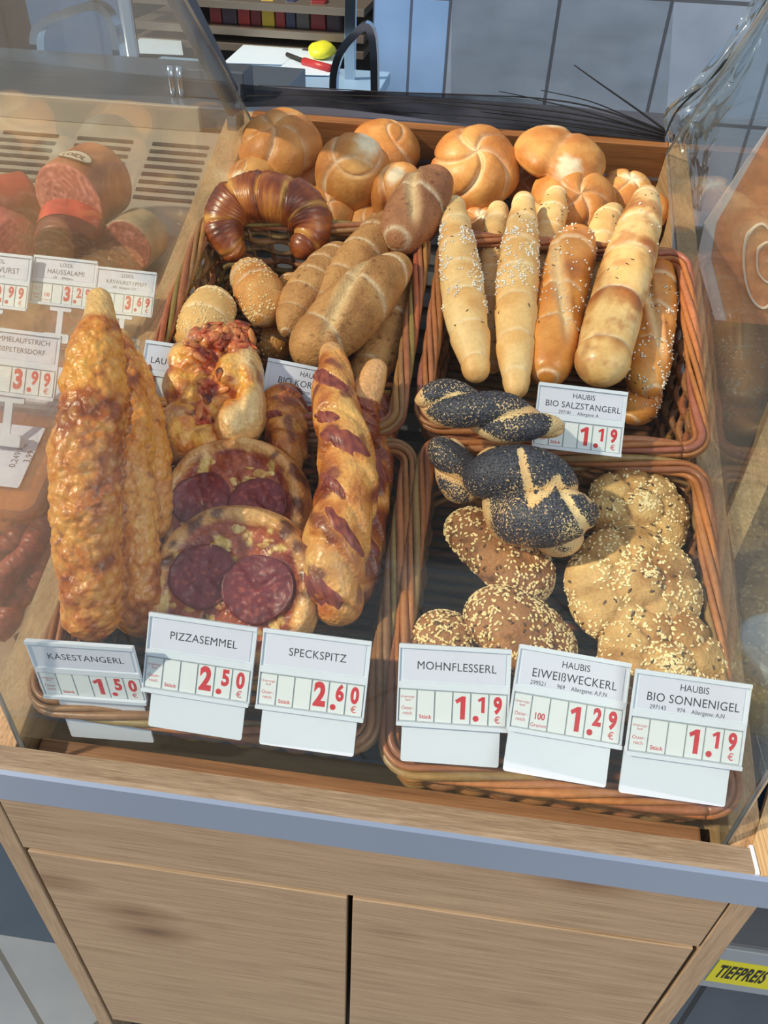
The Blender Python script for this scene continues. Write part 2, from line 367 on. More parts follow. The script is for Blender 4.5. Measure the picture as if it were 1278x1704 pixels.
# ------------------------------------------------------------------ wicker baskets
def basket(label, u0, u1, v0, v1, seed, top=.043):
    rnd = random.Random(seed); bot = -.064; inset = .008 if v0 < .02 else .014
    g = thing('wicker_basket', label, 'basket', T((u0+u1)/2, (v0+v1)/2, bot), 'rectangular wicker bread baskets')
    def loop(off, n):                      # rounded rectangle sampled evenly; off shrinks it
        a0_, a1_, b0_, b1_ = u0+off, u1-off, v0+off, v1-off; r = .022; P = []
        for cx, cy, st in ((a1_-r, b0_+r, -90), (a1_-r, b1_-r, 0), (a0_+r, b1_-r, 90), (a0_+r, b0_+r, 180)):
            for k_ in range(8):
                a = math.radians(st+k_*90/7); P.append((cx+r*math.cos(a), cy+r*math.sin(a)))
        P.append(P[0]); P = np.array(P); L = np.concatenate([[0], np.cumsum(np.linalg.norm(np.diff(P, axis=0), axis=1))])
        s = np.linspace(0, L[-1], n+1); return np.stack([np.interp(s, L, P[:, 0]), np.interp(s, L, P[:, 1])], 1), L[-1]
    N = 230
    def rod(mb, fn, off, r, c):
        P, L = loop(off, N); Tn = np.gradient(P, axis=0); path = []
        for i, (p, t) in enumerate(zip(P, Tn)):
            t = t/np.linalg.norm(t); n_ = np.array([t[1], -t[0]]); o_, w_ = fn(i/N*L, i/N)
            q = p+n_*o_; path.append(T(q[0], q[1], w_))
        R = [r*(.85+.3*noise.noise(Vector((i*.06, seed*3.1+c[0]*20, off*300)))) for i in range(N+1)]
        mb.tube(path, R, 7, lambda s_: mix(c, tuple(x*1.35 for x in c), .5+.8*noise.noise(Vector((s_*14, seed, off*99)))))
    base = lin((144, 98, 60))
    mb = MB(); rows = 9
    for k_ in range(rows):
        w0 = bot+.004+k_*(top-.012-bot)/(rows-1); off = inset*(1-k_/(rows-1)); ph = k_*math.pi; nst = 42
        cc = tuple(x*rnd.uniform(.7, 1.15) for x in base)
        rod(mb, lambda s, q, w0=w0, ph=ph, k_=k_: (.0034*math.sin(q*nst*math.pi+ph), w0+.003*math.sin(s*13+k_*1.3)), off, .0044, cc)
    mb.build('woven_wall', WICK, g)
    mb = MB()
    for k_ in range(6):
        cc = tuple(x*rnd.uniform(.7, 1.3) for x in base)
        rod(mb, lambda s, q, k_=k_: (.0066*math.cos(2*math.pi*(q*4+k_/6)), top-.002+.0060*math.sin(2*math.pi*(q*4+k_/6))), 0, .0036*(1+.2*(k_ % 2)), cc)
    mb.build('braided_rim', WICK, g)
    mb = MB(); P, L = loop(inset, 42); P2, _ = loop(.001, 42)
    for i in range(42): mb.tube([T(P[i][0], P[i][1], bot), T(P2[i][0], P2[i][1], top)], .0026, 6, tuple(x*.8 for x in base))
    mb.build('upright_stakes', WICK, g)
    mb = MB()
    n_ = 24
    for i in range(n_):
        v = v0+inset+.006+(v1-v0-2*inset-.012)*i/(n_-1)
        mb.tube([T(u0+inset+(u1-u0-2*inset)*j/16, v, bot+.001+.0015*math.sin(j*math.pi*.5+i*math.pi)) for j in range(17)], .0046, 6, tuple(x*rnd.uniform(.5, .8) for x in base))
    mb.build('woven_base', WICK, g)
    return g
basket('front left wicker basket holding cheese sticks and pizzas', .050, .346, .026, .338, 1, .030)
basket('front right wicker basket holding poppy braids and seeded rolls', .362, .640, .013, .346, 2, .034)
basket('rear left wicker basket holding the croissant and grain sticks', .050, .326, .350, .655, 3)
basket('rear right wicker basket holding the salted bread sticks', .352, .640, .362, .655, 4)

# ------------------------------------------------------------------ bread builders
def catmull(P, n):
    P = np.array(P, float); Q = np.vstack([2*P[0]-P[1], P, 2*P[-1]-P[-2]]); out = []
    m_ = len(P)-1
    for i in range(n):
        x = i/(n-1)*m_; k_ = min(int(x), m_-1); t = x-k_; a, b, c, d_ = Q[k_:k_+4]
        out.append(.5*((2*b)+(-a+c)*t+(2*a-5*b+4*c-d_)*t*t+(-a+3*b-3*c+d_)*t**3))
    return np.array(out)
class Surf: pass
def loaf(pts, nu=110, nv=56, flat=.9, disp=None, colf=None, capk=1.0):
    """elongated loaf: pts = (px,py,w,r_px) along the spine"""
    W = []
    for px, py, w_, r in pts:
        P = TP(px, py, w_); W.append([*P, r*depth(P)/FPX])
    D = catmull(W, 200); seg = np.linalg.norm(np.diff(D[:, :3], axis=0), axis=1); L = np.concatenate([[0], np.cumsum(seg)]); tot = L[-1]
    q = .5-.5*np.cos(np.linspace(0, math.pi, nu)); q = .55*q+.45*np.linspace(0, 1, nu)
    q = np.clip(q, 0.0015, .9985); s = q*tot
    C = np.stack([np.interp(s, L, D[:, k_]) for k_ in range(4)], 1)
    Tn = np.gradient(C[:, :3], axis=0)
    V = []; S = []; A = []; Cc = []
    for i in range(nu):
        t = nrm(Tn[i]); sd_ = nrm(np.cross(t, EW)); up = np.cross(sd_, t); r = C[i, 3]
        for R_, dd in ((W[0][3]*capk, s[i]), (W[-1][3]*capk, tot-s[i])):
            if dd < R_: r *= math.sqrt(max(0, 1-(1-dd/R_)**2))
        for j in range(nv):
            a = 2*math.pi*j/nv; p0 = C[i, :3]+r*(math.cos(a)*sd_+math.sin(a)*up*flat)
            k_ = 1+(disp(q[i], a, p0) if disp else 0)
            V.append(C[i, :3]+r*k_*(math.cos(a)*sd_+math.sin(a)*up*flat)); S.append(q[i]); A.append(a)
            Cc.append(colf(q[i], a, p0) if colf else (1, 1, 1))
    F = [(i*nv+j, i*nv+(j+1) % nv, (i+1)*nv+(j+1) % nv, (i+1)*nv+j) for i in range(nu-1) for j in range(nv)]
    n0 = len(V); V.append(C[0, :3]); V.append(C[-1, :3]); S += [0, 1]; A += [1.57, 1.57]; Cc += [Cc[0], Cc[-1] if False else Cc[(nu-1)*nv]]
    F += [(n0, (j+1) % nv, j) for j in range(nv)]+[(n0+1, (nu-1)*nv+j, (nu-1)*nv+(j+1) % nv) for j in range(nv)]
    return finish(V, F, S, A, Cc, C)
def finish(V, F, S, A, Cc, C=None):
    o = Surf(); o.V = np.array(V); o.F = F; o.S = np.array(S); o.A = np.array(A); o.C = Cc
    N = np.zeros_like(o.V)
    for q in F:
        n_ = np.cross(o.V[q[1]]-o.V[q[0]], o.V[q[2]]-o.V[q[0]])
        for i in q: N[i] += n_
    ln = np.linalg.norm(N, axis=1, keepdims=True); o.N = N/np.maximum(ln, 1e-15)
    ce = o.V.mean(0)
    if ((o.V-ce)*o.N).sum() < 0:
        o.N = -o.N; o.F = [q[::-1] for q in F]
    o.ctr = C
    return o
def seeds(sf, count, size, colr, rnd, dens=None, lift=.35, var=.2, lo=False):
    """small seeds sitting on the upper side of a crust"""
    m_ = MB(); V, N = sf.V, sf.N; n = len(V); tries = 0; made = 0
    if lo: base = [(1, 0, 0), (-1, 0, 0), (0, 1, 0), (0, -1, 0), (0, 0, 1), (0, 0, -1)]; fc = [(0, 2, 4), (2, 1, 4), (1, 3, 4), (3, 0, 4), (2, 0, 5), (1, 2, 5), (3, 1, 5), (0, 3, 5)]
    else:
        base = [(-1, 0, 0)]; fc = []
        for x, r in ((-.6, .72), (0, 1), (.55, .8)):
            for j in range(6): base.append((x, r*math.cos(j*math.pi/3), r*math.sin(j*math.pi/3)))
        base.append((1, 0, 0))
        for j in range(6):
            k_ = (j+1) % 6; fc.append((0, 1+k_, 1+j)); fc.append((19, 13+j, 13+k_))
            for b_ in (1, 7): fc.append((b_+j, b_+k_, b_+6+k_, b_+6+j))
    base = np.array(base); L = len(base)
    AV = []; AF = []; AC = []
    up = nrm(EW*.8-_f*.5)
    while made < count and tries < count*14:
        tries += 1; q = sf.F[rnd.randrange(len(sf.F))]
        wgt = [rnd.random()+.05 for _ in q]; sw = sum(wgt)
        p = sum(V[i]*g_ for i, g_ in zip(q, wgt))/sw; nn = nrm(sum(N[i] for i in q))
        if nn @ up < .02: continue
        if dens and rnd.random() > dens(sf.S[q[0]], sf.A[q[0]], p, nn): continue
        t = nrm(np.cross(nn, (rnd.gauss(0, 1), rnd.gauss(0, 1), rnd.gauss(0, 1)))); b = np.cross(nn, t); z = rnd.uniform(.8, 1.15)
        M = np.stack([t*size[0]*z, b*size[1]*z, nn*size[2]*z])
        AV.append(base @ M+p+nn*size[2]*lift); g_ = rnd.uniform(1-var, 1+var); c = tuple(x*g_ for x in colr)
        AC += [c]*L; AF += [tuple(i+made*L for i in f_) for f_ in fc]; made += 1
    if made: m_.add(np.vstack(AV), AF, AC, True)
    return m_
GROUPS = {}
def bread(name, label, cat, sf, mat, group=None, part='crumb_body', plain_obj=False):
    b = sf.V.mean(0); g = thing(name, label, cat, b, group)
    o = MB().add(sf.V, sf.F, sf.C, True).build(part, mat, g)
    return g, o

G1, G2, G3 = lin((214, 146, 74)), lin((234, 184, 112)), lin((172, 94, 36))
PALE, CREAM, DKB = lin((236, 208, 158)), lin((244, 228, 196)), lin((104, 54, 26))

# ---- kaiser rolls
def roll(label, px, py, w_, rx, tilt=(0, -.25, 1), sq=.66, pat='kaiser', spin=0., seed=0, tone=0, k=5, swirl=1.1, gpatch=None):
    c = TP(px, py, w_); R = rx*depth(c)/FPX; rnd = random.Random(seed)
    ax = nrm(tilt[0]*EU+tilt[1]*EV+tilt[2]*EW); ex = nrm(np.cross(ax, (0.1, .9, .3))); ey = np.cross(ax, ex)
    nt_, npn = 72, 110; V = []; S = []; A = []; Cc = []
    for i in range(nt_+1):
        th = math.pi*i/nt_
        for j in range(npn):
            ph = 2*math.pi*j/npn; st, ct = math.sin(th), math.cos(th)
            d3 = ex*(st*math.cos(ph))+ey*(st*math.sin(ph))+ax*ct
            r = 1.0; g = 0.0
            zz = ct*sq if ct > 0 else ct*sq*.72
            u = min(1, th/(math.pi/2))
            if pat == 'kaiser':
                pp = (ph+spin+swirl*u) % (2*math.pi/k); mid = math.pi/k; dd = min(pp, 2*math.pi/k-pp)*max(st, .05)
                fade = ss(2.25, 1.45, th)
                g = math.exp(-(dd/(.055+.03*abs(nz((ph, th, seed), 2))))**2)*fade
                puff = math.sin(pp/(2*math.pi/k)*math.pi)**.7
                r += .085*puff*fade*ss(0, .5, th)-.07*g
            elif pat == 'split':
                x = st*math.cos(ph+spin)+.18*math.sin(3*st*math.sin(ph+spin)); g = math.exp(-(x/.09)**2)*ss(1.7, 1.1, th); r -= .2*g
            elif pat == 'curl':
                x = st*math.cos(ph+spin); y = st*math.sin(ph+spin); q = math.hypot(x+.35, y)-.75; q2 = math.hypot(x-.55, y+.15)-.62
                g = max(math.exp(-(q/.045)**2)*(y > -.55), math.exp(-(q2/.045)**2)*(y < .6))*ss(1.75, 1.35, th); r -= .05*g; r += .05*ss(-.2, .2, q)*ss(1.9, 1.2, th)
            elif pat == 'twin':
                x = st*math.cos(ph+spin)
                r += .10*abs(x)**1.5-.13*math.exp(-(x/.16)**2); g = .3*math.exp(-(x/.1)**2)
            p0 = c+R*d3
            r += .035*fbm(p0, 28, seed)+.008*fbm(p0, 160, seed)
            p = c+R*r*(ex*(st*math.cos(ph))+ey*(st*math.sin(ph))+ax*zz)
            V.append(p); S.append(th/math.pi); A.append(ph)
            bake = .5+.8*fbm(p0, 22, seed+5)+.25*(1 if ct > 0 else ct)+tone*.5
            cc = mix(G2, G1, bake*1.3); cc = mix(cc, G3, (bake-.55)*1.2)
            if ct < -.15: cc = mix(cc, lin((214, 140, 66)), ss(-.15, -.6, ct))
            cc = mix(cc, CREAM, g*(.34+.5*nz(p0, 60, seed)))
            if gpatch:
                for gx, gy, gr in gpatch:
                    dd = math.hypot(st*math.cos(ph)-gx, st*math.sin(ph)-gy)
                    if ct > -.2: cc = mix(cc, CREAM, ss(gr, gr*.3, dd+.12*nz(p0, 90))*.9)
            Cc.append(cc)
    F = [(i*npn+j, (i+1)*npn+j, (i+1)*npn+(j+1) % npn, i*npn+(j+1) % npn) for i in range(nt_) for j in range(npn)]
    sf = finish(V, F, S, A, Cc)
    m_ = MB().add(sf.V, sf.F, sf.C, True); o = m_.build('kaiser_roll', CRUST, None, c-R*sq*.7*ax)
    return tag(o, label, 'bread roll', 'kaiser rolls heaped at the back of the tray')
roll('kaiser roll with a pale star of cuts, at the back left corner', 467, 247, .000, 66, (-.1, -.15, 1), .72, seed=1, spin=.4, swirl=.9)
roll('kaiser roll propped upright with a white floury cap and curled seam', 588, 291, .012, 62, (.1, -.9, .7), .82, 'curl', spin=1.2, seed=2, gpatch=[(-.15, -.8, .45)])
roll('plain golden roll behind the floury-capped one, against the back board', 640, 250, -.015, 58, (.2, .1, 1), .72, 'curl', spin=2.8, seed=3)
roll('small roll just above the croissant at its left', 421, 304, -.012, 42, (-.3, -.3, 1), .85, 'curl', seed=4, gpatch=[(.2, .3, .35)])
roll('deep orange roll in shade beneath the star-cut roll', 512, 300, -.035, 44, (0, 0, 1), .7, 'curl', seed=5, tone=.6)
roll('roll peeping out right of the croissant above the basket rim', 548, 352, -.022, 44, (.1, -.5, 1), .75, 'kaiser', seed=6, swirl=.3, spin=.9, k=4)
roll('roll mostly hidden behind the upper brown grain stick', 622, 372, -.030, 40, (0, -.3, 1), .7, 'curl', seed=7)
roll('torn roll with white crumb showing beside the brown grain stick', 662, 322, .012, 50, (-.7, -.5, .7), .8, 'split', spin=.5, seed=8, gpatch=[(-.5, -.2, .4)])
roll('large five-lobed kaiser roll near the middle of the back row', 790, 283, .002, 70, (0, -.38, 1), .76, seed=9, spin=.15, swirl=1.3)
roll('two-lobed roll with white floury ends resting on top at the right', 931, 262, .022, 71, (.12, .10, 1), .52, 'twin', spin=.25, seed=10, gpatch=[(-.2, .85, .38), (.35, -.75, .45)])
roll('kaiser roll under the two-lobed roll, behind the salt sticks', 952, 345, -.012, 69, (.15, -.5, 1), .74, seed=11, spin=1.1, swirl=1.3)
roll('floury star roll at the right end of the back row', 1040, 325, -.020, 46, (.1, .0, 1), .72, seed=12, k=5, swirl=.5, gpatch=[(0, 0, .4)])
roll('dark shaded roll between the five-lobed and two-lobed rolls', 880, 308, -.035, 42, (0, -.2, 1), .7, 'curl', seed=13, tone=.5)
roll('low roll glimpsed between the first two salt sticks', 797, 378, -.038, 42, (0, -.2, 1), .7, 'kaiser', seed=14, gpatch=[(0, 0, .35)])
roll('low roll at the right edge behind the big cheese stick', 1078, 352, -.030, 36, (0, -.2, 1), .75, 'curl', seed=15, tone=.2)

# ---- rolled sticks (salt sticks and grain sticks)
def stick(name, label, cat, pts, seed, nseg=6, step=.10, tones=(PALE, G2, G1), tw=.16, mat=CRUST, browns=.4, group=None, sesame=0, salt=0, salt_rng=(.2, .7), slit=0, lean=0.0, flat=.88, caraway=0, rough=.012, pits=0):
    rnd = random.Random(seed)
    def phase(s, a): return (s-.5)*nseg+tw*math.sin(a+lean)+.25*nz((s*3, seed, 0), 1)
    def dsp(s, a, p):
        ph = phase(s, a); sg = 1 if s < .5 else -1
        fr = (ph*sg) % 1.0
        r = step*(fr-.5)*(.4+.6*min(1, abs(s-.5)*3.5))-.06*math.exp(-(min(fr, 1-fr)/.05)**2)
        r += .05*fbm(p, 30, seed)+rough*fbm(p, 190, seed)
        if slit:
            x = (a-1.35-(s-.5)*2.2); g = math.exp(-(x/.16)**2)*ss(.12, .3, s)*ss(.88, .7, s); r += .10*math.exp(-((abs(x)-.3)/.16)**2)*ss(.12, .3, s)*ss(.88, .7, s)-.16*g
        return r
    def cf(s, a, p):
        ph = phase(s, a); sg = 1 if s < .5 else -1; fr = (ph*sg) % 1.0
        bk = .45+.75*fbm(p, 24, seed+3)+.25*(fr-.5)
        c = mix(tones[0], tones[1], bk*1.6); c = mix(c, tones[2], (bk-.5)*1.8*browns*2)
        c = mix(c, CREAM, .55*math.exp(-(min(fr, 1-fr)/.035)**2))
        if browns > .6:
            c = mix(c, G3, ss(.0, .35, fbm(p, 42, seed+9)+.25*nz(p, 170, seed))*(browns-.5)*1.3)
        if slit:
            x = (a-1.35-(s-.5)*2.2); c = mix(c, PALE, math.exp(-(x/.22)**2)*.8*ss(.12, .3, s)*ss(.88, .7, s))
        if pits: c = mix(c, DKB, ss(.42, .62, nz(p, 210, seed)+.25*nz(p, 30, seed))*.7)
        return c
    sf = loaf(pts, 120, 56, flat, dsp, cf); g, o = bread(name, label, cat, sf, mat, group)
    if salt:
        seeds(sf, salt, (.0017, .0014, .0013), lin((244, 240, 230)), rnd, lambda s, a, p, n: (salt_rng[0] < s < salt_rng[1])*ss(-.05, .3, nz(p, 60, seed)+.15), .4, .1, True).build('coarse_salt', SEEDM, g)['kind'] = 'stuff'
        seeds(sf, caraway or 14, (.0026, .0006, .0006), lin((70, 44, 26)), rnd, lambda s, a, p, n: salt_rng[0]-.1 < s < salt_rng[1]+.1, .4).build('caraway_seeds', SEEDM, g)['kind'] = 'stuff'
    if sesame:
        seeds(sf, sesame, (.0017, .0010, .0006), lin((242, 220, 166)), rnd, lambda s, a, p, n: ss(-.3, .2, nz(p, 45, seed)+.1), .5).build('sesame_seeds', SEEDM, g)['kind'] = 'stuff'
    return g, sf
SG = 'salted bread sticks in the rear right basket'
PT = (lin((240, 208, 150)), lin((232, 186, 120)), lin((208, 140, 70)))
BT = (lin((232, 170, 88)), lin((208, 130, 54)), lin((150, 78, 30)))
stick('salt_stick', 'pale salt stick behind, between the first and the third stick', 'bread stick', [(830, 340, .022, 16), (825, 380, .024, 22), (820, 450, .02, 25), (818, 540, .01, 26), (818, 620, .0, 20)], 22, 6, tones=PT, group=SG, salt=60, salt_rng=(.35, .8))
stick('salt_stick', 'pale salt stick behind, rising in front of the right-hand kaiser roll', 'bread stick', [(927, 316, .02, 15), (920, 350, .022, 24), (905, 420, .02, 26), (895, 490, .01, 24)], 24, 5, tones=PT, group=SG, salt=8)
stick('salt_stick', 'shaded stick squeezed between the glossy brown and the biggest stick', 'bread stick', [(1026, 345, .015, 15), (1008, 375, .018, 26), (995, 440, .012, 28), (980, 520, 0, 26), (965, 590, -.01, 20)], 26, 6, tones=PT, browns=.6, group=SG, salt=8)
stick('salt_stick', 'leftmost salt stick, thickly salted in the middle', 'bread stick', [(755, 332, .05, 16), (757, 375, .055, 26), (766, 450, .058, 34), (774, 520, .055, 36), (786, 580, .05, 30), (795, 635, .045, 18)], 21, 7, tones=PT, group=SG, salt=330, salt_rng=(.22, .70))
stick('salt_stick', 'second tall pale salt stick with salt along its left side', 'bread stick', [(872, 325, .05, 15), (869, 370, .055, 25), (862, 450, .06, 34), (859, 530, .058, 34), (858, 600, .052, 29), (860, 662, .045, 16)], 23, 7, tones=PT, group=SG, salt=300, salt_rng=(.25, .6))
stick('salt_stick', 'glossy brown salt stick with a lengthwise slash', 'bread stick', [(965, 385, .045, 26), (950, 430, .05, 40), (932, 500, .05, 42), (920, 570, .048, 42), (908, 640, .04, 34)], 25, 4, tones=BT, browns=.6, mat=GLAZED, group=SG, salt=110, salt_rng=(.05, .75), slit=1)
stick('salt_stick', 'seeded glossy stick at the right edge, leaning on the wicker', 'bread stick', [(1098, 436, .025, 22), (1092, 490, .03, 34), (1080, 560, .03, 40), (1075, 620, .025, 37), (1085, 662, .02, 20)], 28, 4, tones=BT, browns=.4, mat=GLAZED, group=SG, salt=170, salt_rng=(.3, .98), slit=1)
stick('salt_stick', 'short end of a salt stick lying under the right corner of the basket', 'bread stick', [(1090, 640, .0, 20), (1065, 670, .0, 32), (1045, 705, -.01, 30)], 29, 2, tones=BT, browns=.3, group=SG, salt=50, salt_rng=(.1, .7))
stick('salt_stick', 'biggest blistered cheese-gold stick with pale sides and brown patches', 'bread stick', [(1078, 315, .058, 14), (1070, 355, .065, 31), (1045, 440, .072, 43), (1022, 520, .07, 45), (1005, 590, .062, 46), (993, 640, .055, 38)], 27, 5, tones=(lin((244, 216, 158)), lin((226, 176, 104)), lin((160, 92, 38))), browns=.95, mat=GLAZED, group=SG, salt=12, step=.08)

KT = (lin((208, 158, 98)), lin((186, 132, 76)), lin((146, 94, 52)))
KG = 'brown grain sticks in the rear left basket'
stick('grain_stick', 'shadowed grain stick lying against the right wicker wall', 'bread stick', [(672, 462, .012, 22), (655, 520, .015, 36), (628, 590, .01, 38), (600, 650, .0, 30)], 33, 3, tones=KT, mat=RUSTIC, group=KG, pits=1)
stick('grain_stick', 'long narrow grain stick running down from the torn roll', 'bread stick', [(672, 360, .03, 22), (640, 385, .035, 34), (600, 430, .04, 38), (562, 480, .04, 36), (530, 540, .035, 26)], 31, 5, tones=KT, mat=RUSTIC, group=KG, pits=1)
stick('grain_stick', 'left grain stick with a little knob at its lower tip', 'bread stick', [(575, 412, .03, 20), (545, 445, .035, 34), (510, 490, .04, 38), (487, 530, .038, 29), (475, 560, .035, 12)], 30, 6, tones=KT, mat=RUSTIC, group=KG, pits=1)
stick('grain_stick', 'darkest brown grain stick with a deep split, topmost by the kaiser rolls', 'bread stick', [(734, 290, .055, 26), (708, 325, .06, 44), (682, 368, .055, 48), (655, 415, .05, 30)], 32, 2, tones=(lin((178, 122, 82)), lin((158, 104, 68)), lin((120, 74, 46))), mat=RUSTIC, group=KG, slit=1, pits=1, step=.06)
stick('grain_stick', 'thick split grain stick lying across the front of the rear left basket', 'bread stick', [(674, 434, .05, 20), (640, 462, .058, 40), (590, 512, .062, 54), (540, 560, .055, 52), (492, 604, .045, 36)], 34, 3, tones=KT, mat=RUSTIC, group=KG, slit=1, pits=1, step=.06)
SGP = 'small sesame pastries beside the croissant'
stick('sesame_roll', 'sesame coated roll at the left wicker wall above the pizza twist', 'pastry', [(368, 490, .03, 28), (352, 515, .032, 42), (335, 560, .03, 44), (325, 600, .02, 34)], 41, 3, tones=(lin((228, 186, 124)), G2, G1), sesame=420, group=SGP)
stick('sesame_roll', 'knotted sesame pastry below the open end of the croissant', 'pastry', [(405, 445, .02, 24), (425, 475, .03, 38), (438, 505, .032, 38), (432, 540, .03, 26)], 42, 4, tones=(lin((216, 166, 104)), G1, G3), sesame=210, group=SGP, mat=RUSTIC, step=.2)
stick('sesame_roll', 'small seeded roll half hidden under the left grain stick', 'pastry', [(490, 460, .0, 22), (478, 500, .0, 26), (462, 560, -.01, 28), (455, 600, -.02, 22)], 43, 3, tones=(lin((196, 150, 92)), G1, G3), sesame=80, group=SGP, mat=RUSTIC)

# ---- croissant
def crd(s, a, p):
    ph = (s-.5)*7+.16*math.sin(a)+.15*nz((s*4, 0, 0), 1); fr = (ph*(1 if s < .5 else -1)) % 1
    return .13*(fr-.45)-.10*math.exp(-(min(fr, 1-fr)/.06)**2)+.03*fbm(p, 30)+.012*math.sin(s*260+6*fbm(p, 25))
def crc(s, a, p):
    ph = (s-.5)*7+.16*math.sin(a)+.15*nz((s*4, 0, 0), 1); fr = (ph*(1 if s < .5 else -1)) % 1
    st_ = .5+.5*math.sin(s*300+9*fbm(p, 30)); b = .62+.9*fbm(p, 26, 4)+.22*(fr-.45)+.10*st_
    c = mix(lin((224, 156, 70)), lin((168, 84, 34)), b*1.4); c = mix(c, lin((96, 42, 22)), (b-.45)*1.7)
    return mix(c, lin((232, 178, 88)), .6*math.exp(-((fr-.10)/.08)**2)*(.6+1.2*nz(p, 60)))
csf = loaf([(408, 424, .02, 17), (385, 408, .03, 28), (372, 372, .042, 36), (398, 335, .055, 42), (450, 328, .062, 44), (500, 345, .055, 42), (518, 382, .042, 34), (502, 415, .03, 22), (494, 430, .025, 13)], 200, 56, .85, crd, crc)
bread('croissant', 'glossy dark golden croissant curved open side down', 'croissant', csf, GLAZED, part='pastry_body')

# ---- cheese sticks
def cheese_stick(label, pts, seed, tip=.10, big=1.0, ruffle=1.0):
    rnd = random.Random(seed)
    cells = noise
    def bub(p, s_):
        d_, _p = noise.voronoi(Vector((p[0]*s_+seed, p[1]*s_, p[2]*s_)))
        return 1-min(1, d_[0]*1.1)**2
    def dsp(s, a, p):
        t = ss(tip, tip+.04, s)*ss(1.0, .97, s)
        return t*(.13*bub(p, 125)+.09*bub(p, 60)*big+.07*fbm(p, 40, seed)*2-.14)+(1-t)*(-.14)+.04*math.sin(s*28+a)*t
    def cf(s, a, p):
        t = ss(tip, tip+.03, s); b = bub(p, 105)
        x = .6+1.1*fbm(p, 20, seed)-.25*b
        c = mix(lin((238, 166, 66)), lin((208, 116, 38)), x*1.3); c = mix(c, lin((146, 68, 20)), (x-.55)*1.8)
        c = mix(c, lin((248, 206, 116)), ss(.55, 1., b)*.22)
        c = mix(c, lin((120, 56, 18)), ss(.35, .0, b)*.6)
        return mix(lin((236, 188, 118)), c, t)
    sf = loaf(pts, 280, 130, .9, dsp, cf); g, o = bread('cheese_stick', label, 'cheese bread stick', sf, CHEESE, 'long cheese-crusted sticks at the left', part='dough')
    # lacy crisp cheese edge running down one side
    m_ = MB(); n = 110; V = []; F = []; C = []
    for i in range(n):
        s = tip+.05+(.9-tip)*i/(n-1); k_ = int(np.argmin(np.abs(sf.S[:-2]-s)))//130*130
        for j, e_ in enumerate((0, .35, .7, 1)):
            a_idx = k_+(124 if ruffle > 0 else 70) % 130; p = sf.V[a_idx]; q = sf.N[a_idx]
            r = (.004+.009*abs(nz((i*.16, seed, 0), 1))+.004*abs(nz((i*.6, seed, 3), 1)))*abs(ruffle)
            V.append(p+q*(-.003+r*e_)+EW*.0015*math.sin(i*1.1+j)-EW*.002*e_); C.append(mix(lin((226, 140, 46)), lin((140, 62, 20)), e_*.7+.3*nz((i*.3, 0, j), 1)))
        if i: 
            for j in range(3): F.append(((i-1)*4+j, (i-1)*4+j+1, i*4+j+1, i*4+j))
    nn = len(V); V2 = [p-EW*.0016 for p in V]; V += V2; C += C
    F += [tuple(x+nn for x in q[::-1]) for q in F]
    m_.add(V, F, C, True).build('crisp_cheese_edge', CHEESE, g)
    return g
cheese_stick('dark cheese stick at the back, mostly hidden, with a jagged crisp edge', [(222, 585, .09, 14), (236, 660, .09, 26), (248, 740, .08, 32), (256, 830, .065, 30), (262, 900, .05, 20)], 53, .02)
cheese_stick('second cheese stick leaning right of the front one', [(198, 548, .140, 14), (206, 620, .135, 32), (213, 720, .12, 40), (220, 840, .10, 41), (226, 960, .07, 44), (236, 1060, .035, 34)], 52, .03)
cheese_stick('front left cheese stick with a bare pale tip pointing up', [(164, 482, .212, 20), (166, 530, .208, 31), (160, 590, .200, 46), (153, 680, .185, 55), (140, 780, .168, 58), (145, 880, .140, 56), (150, 980, .108, 50), (156, 1068, .078, 38)], 51, .10, ruffle=-.8)

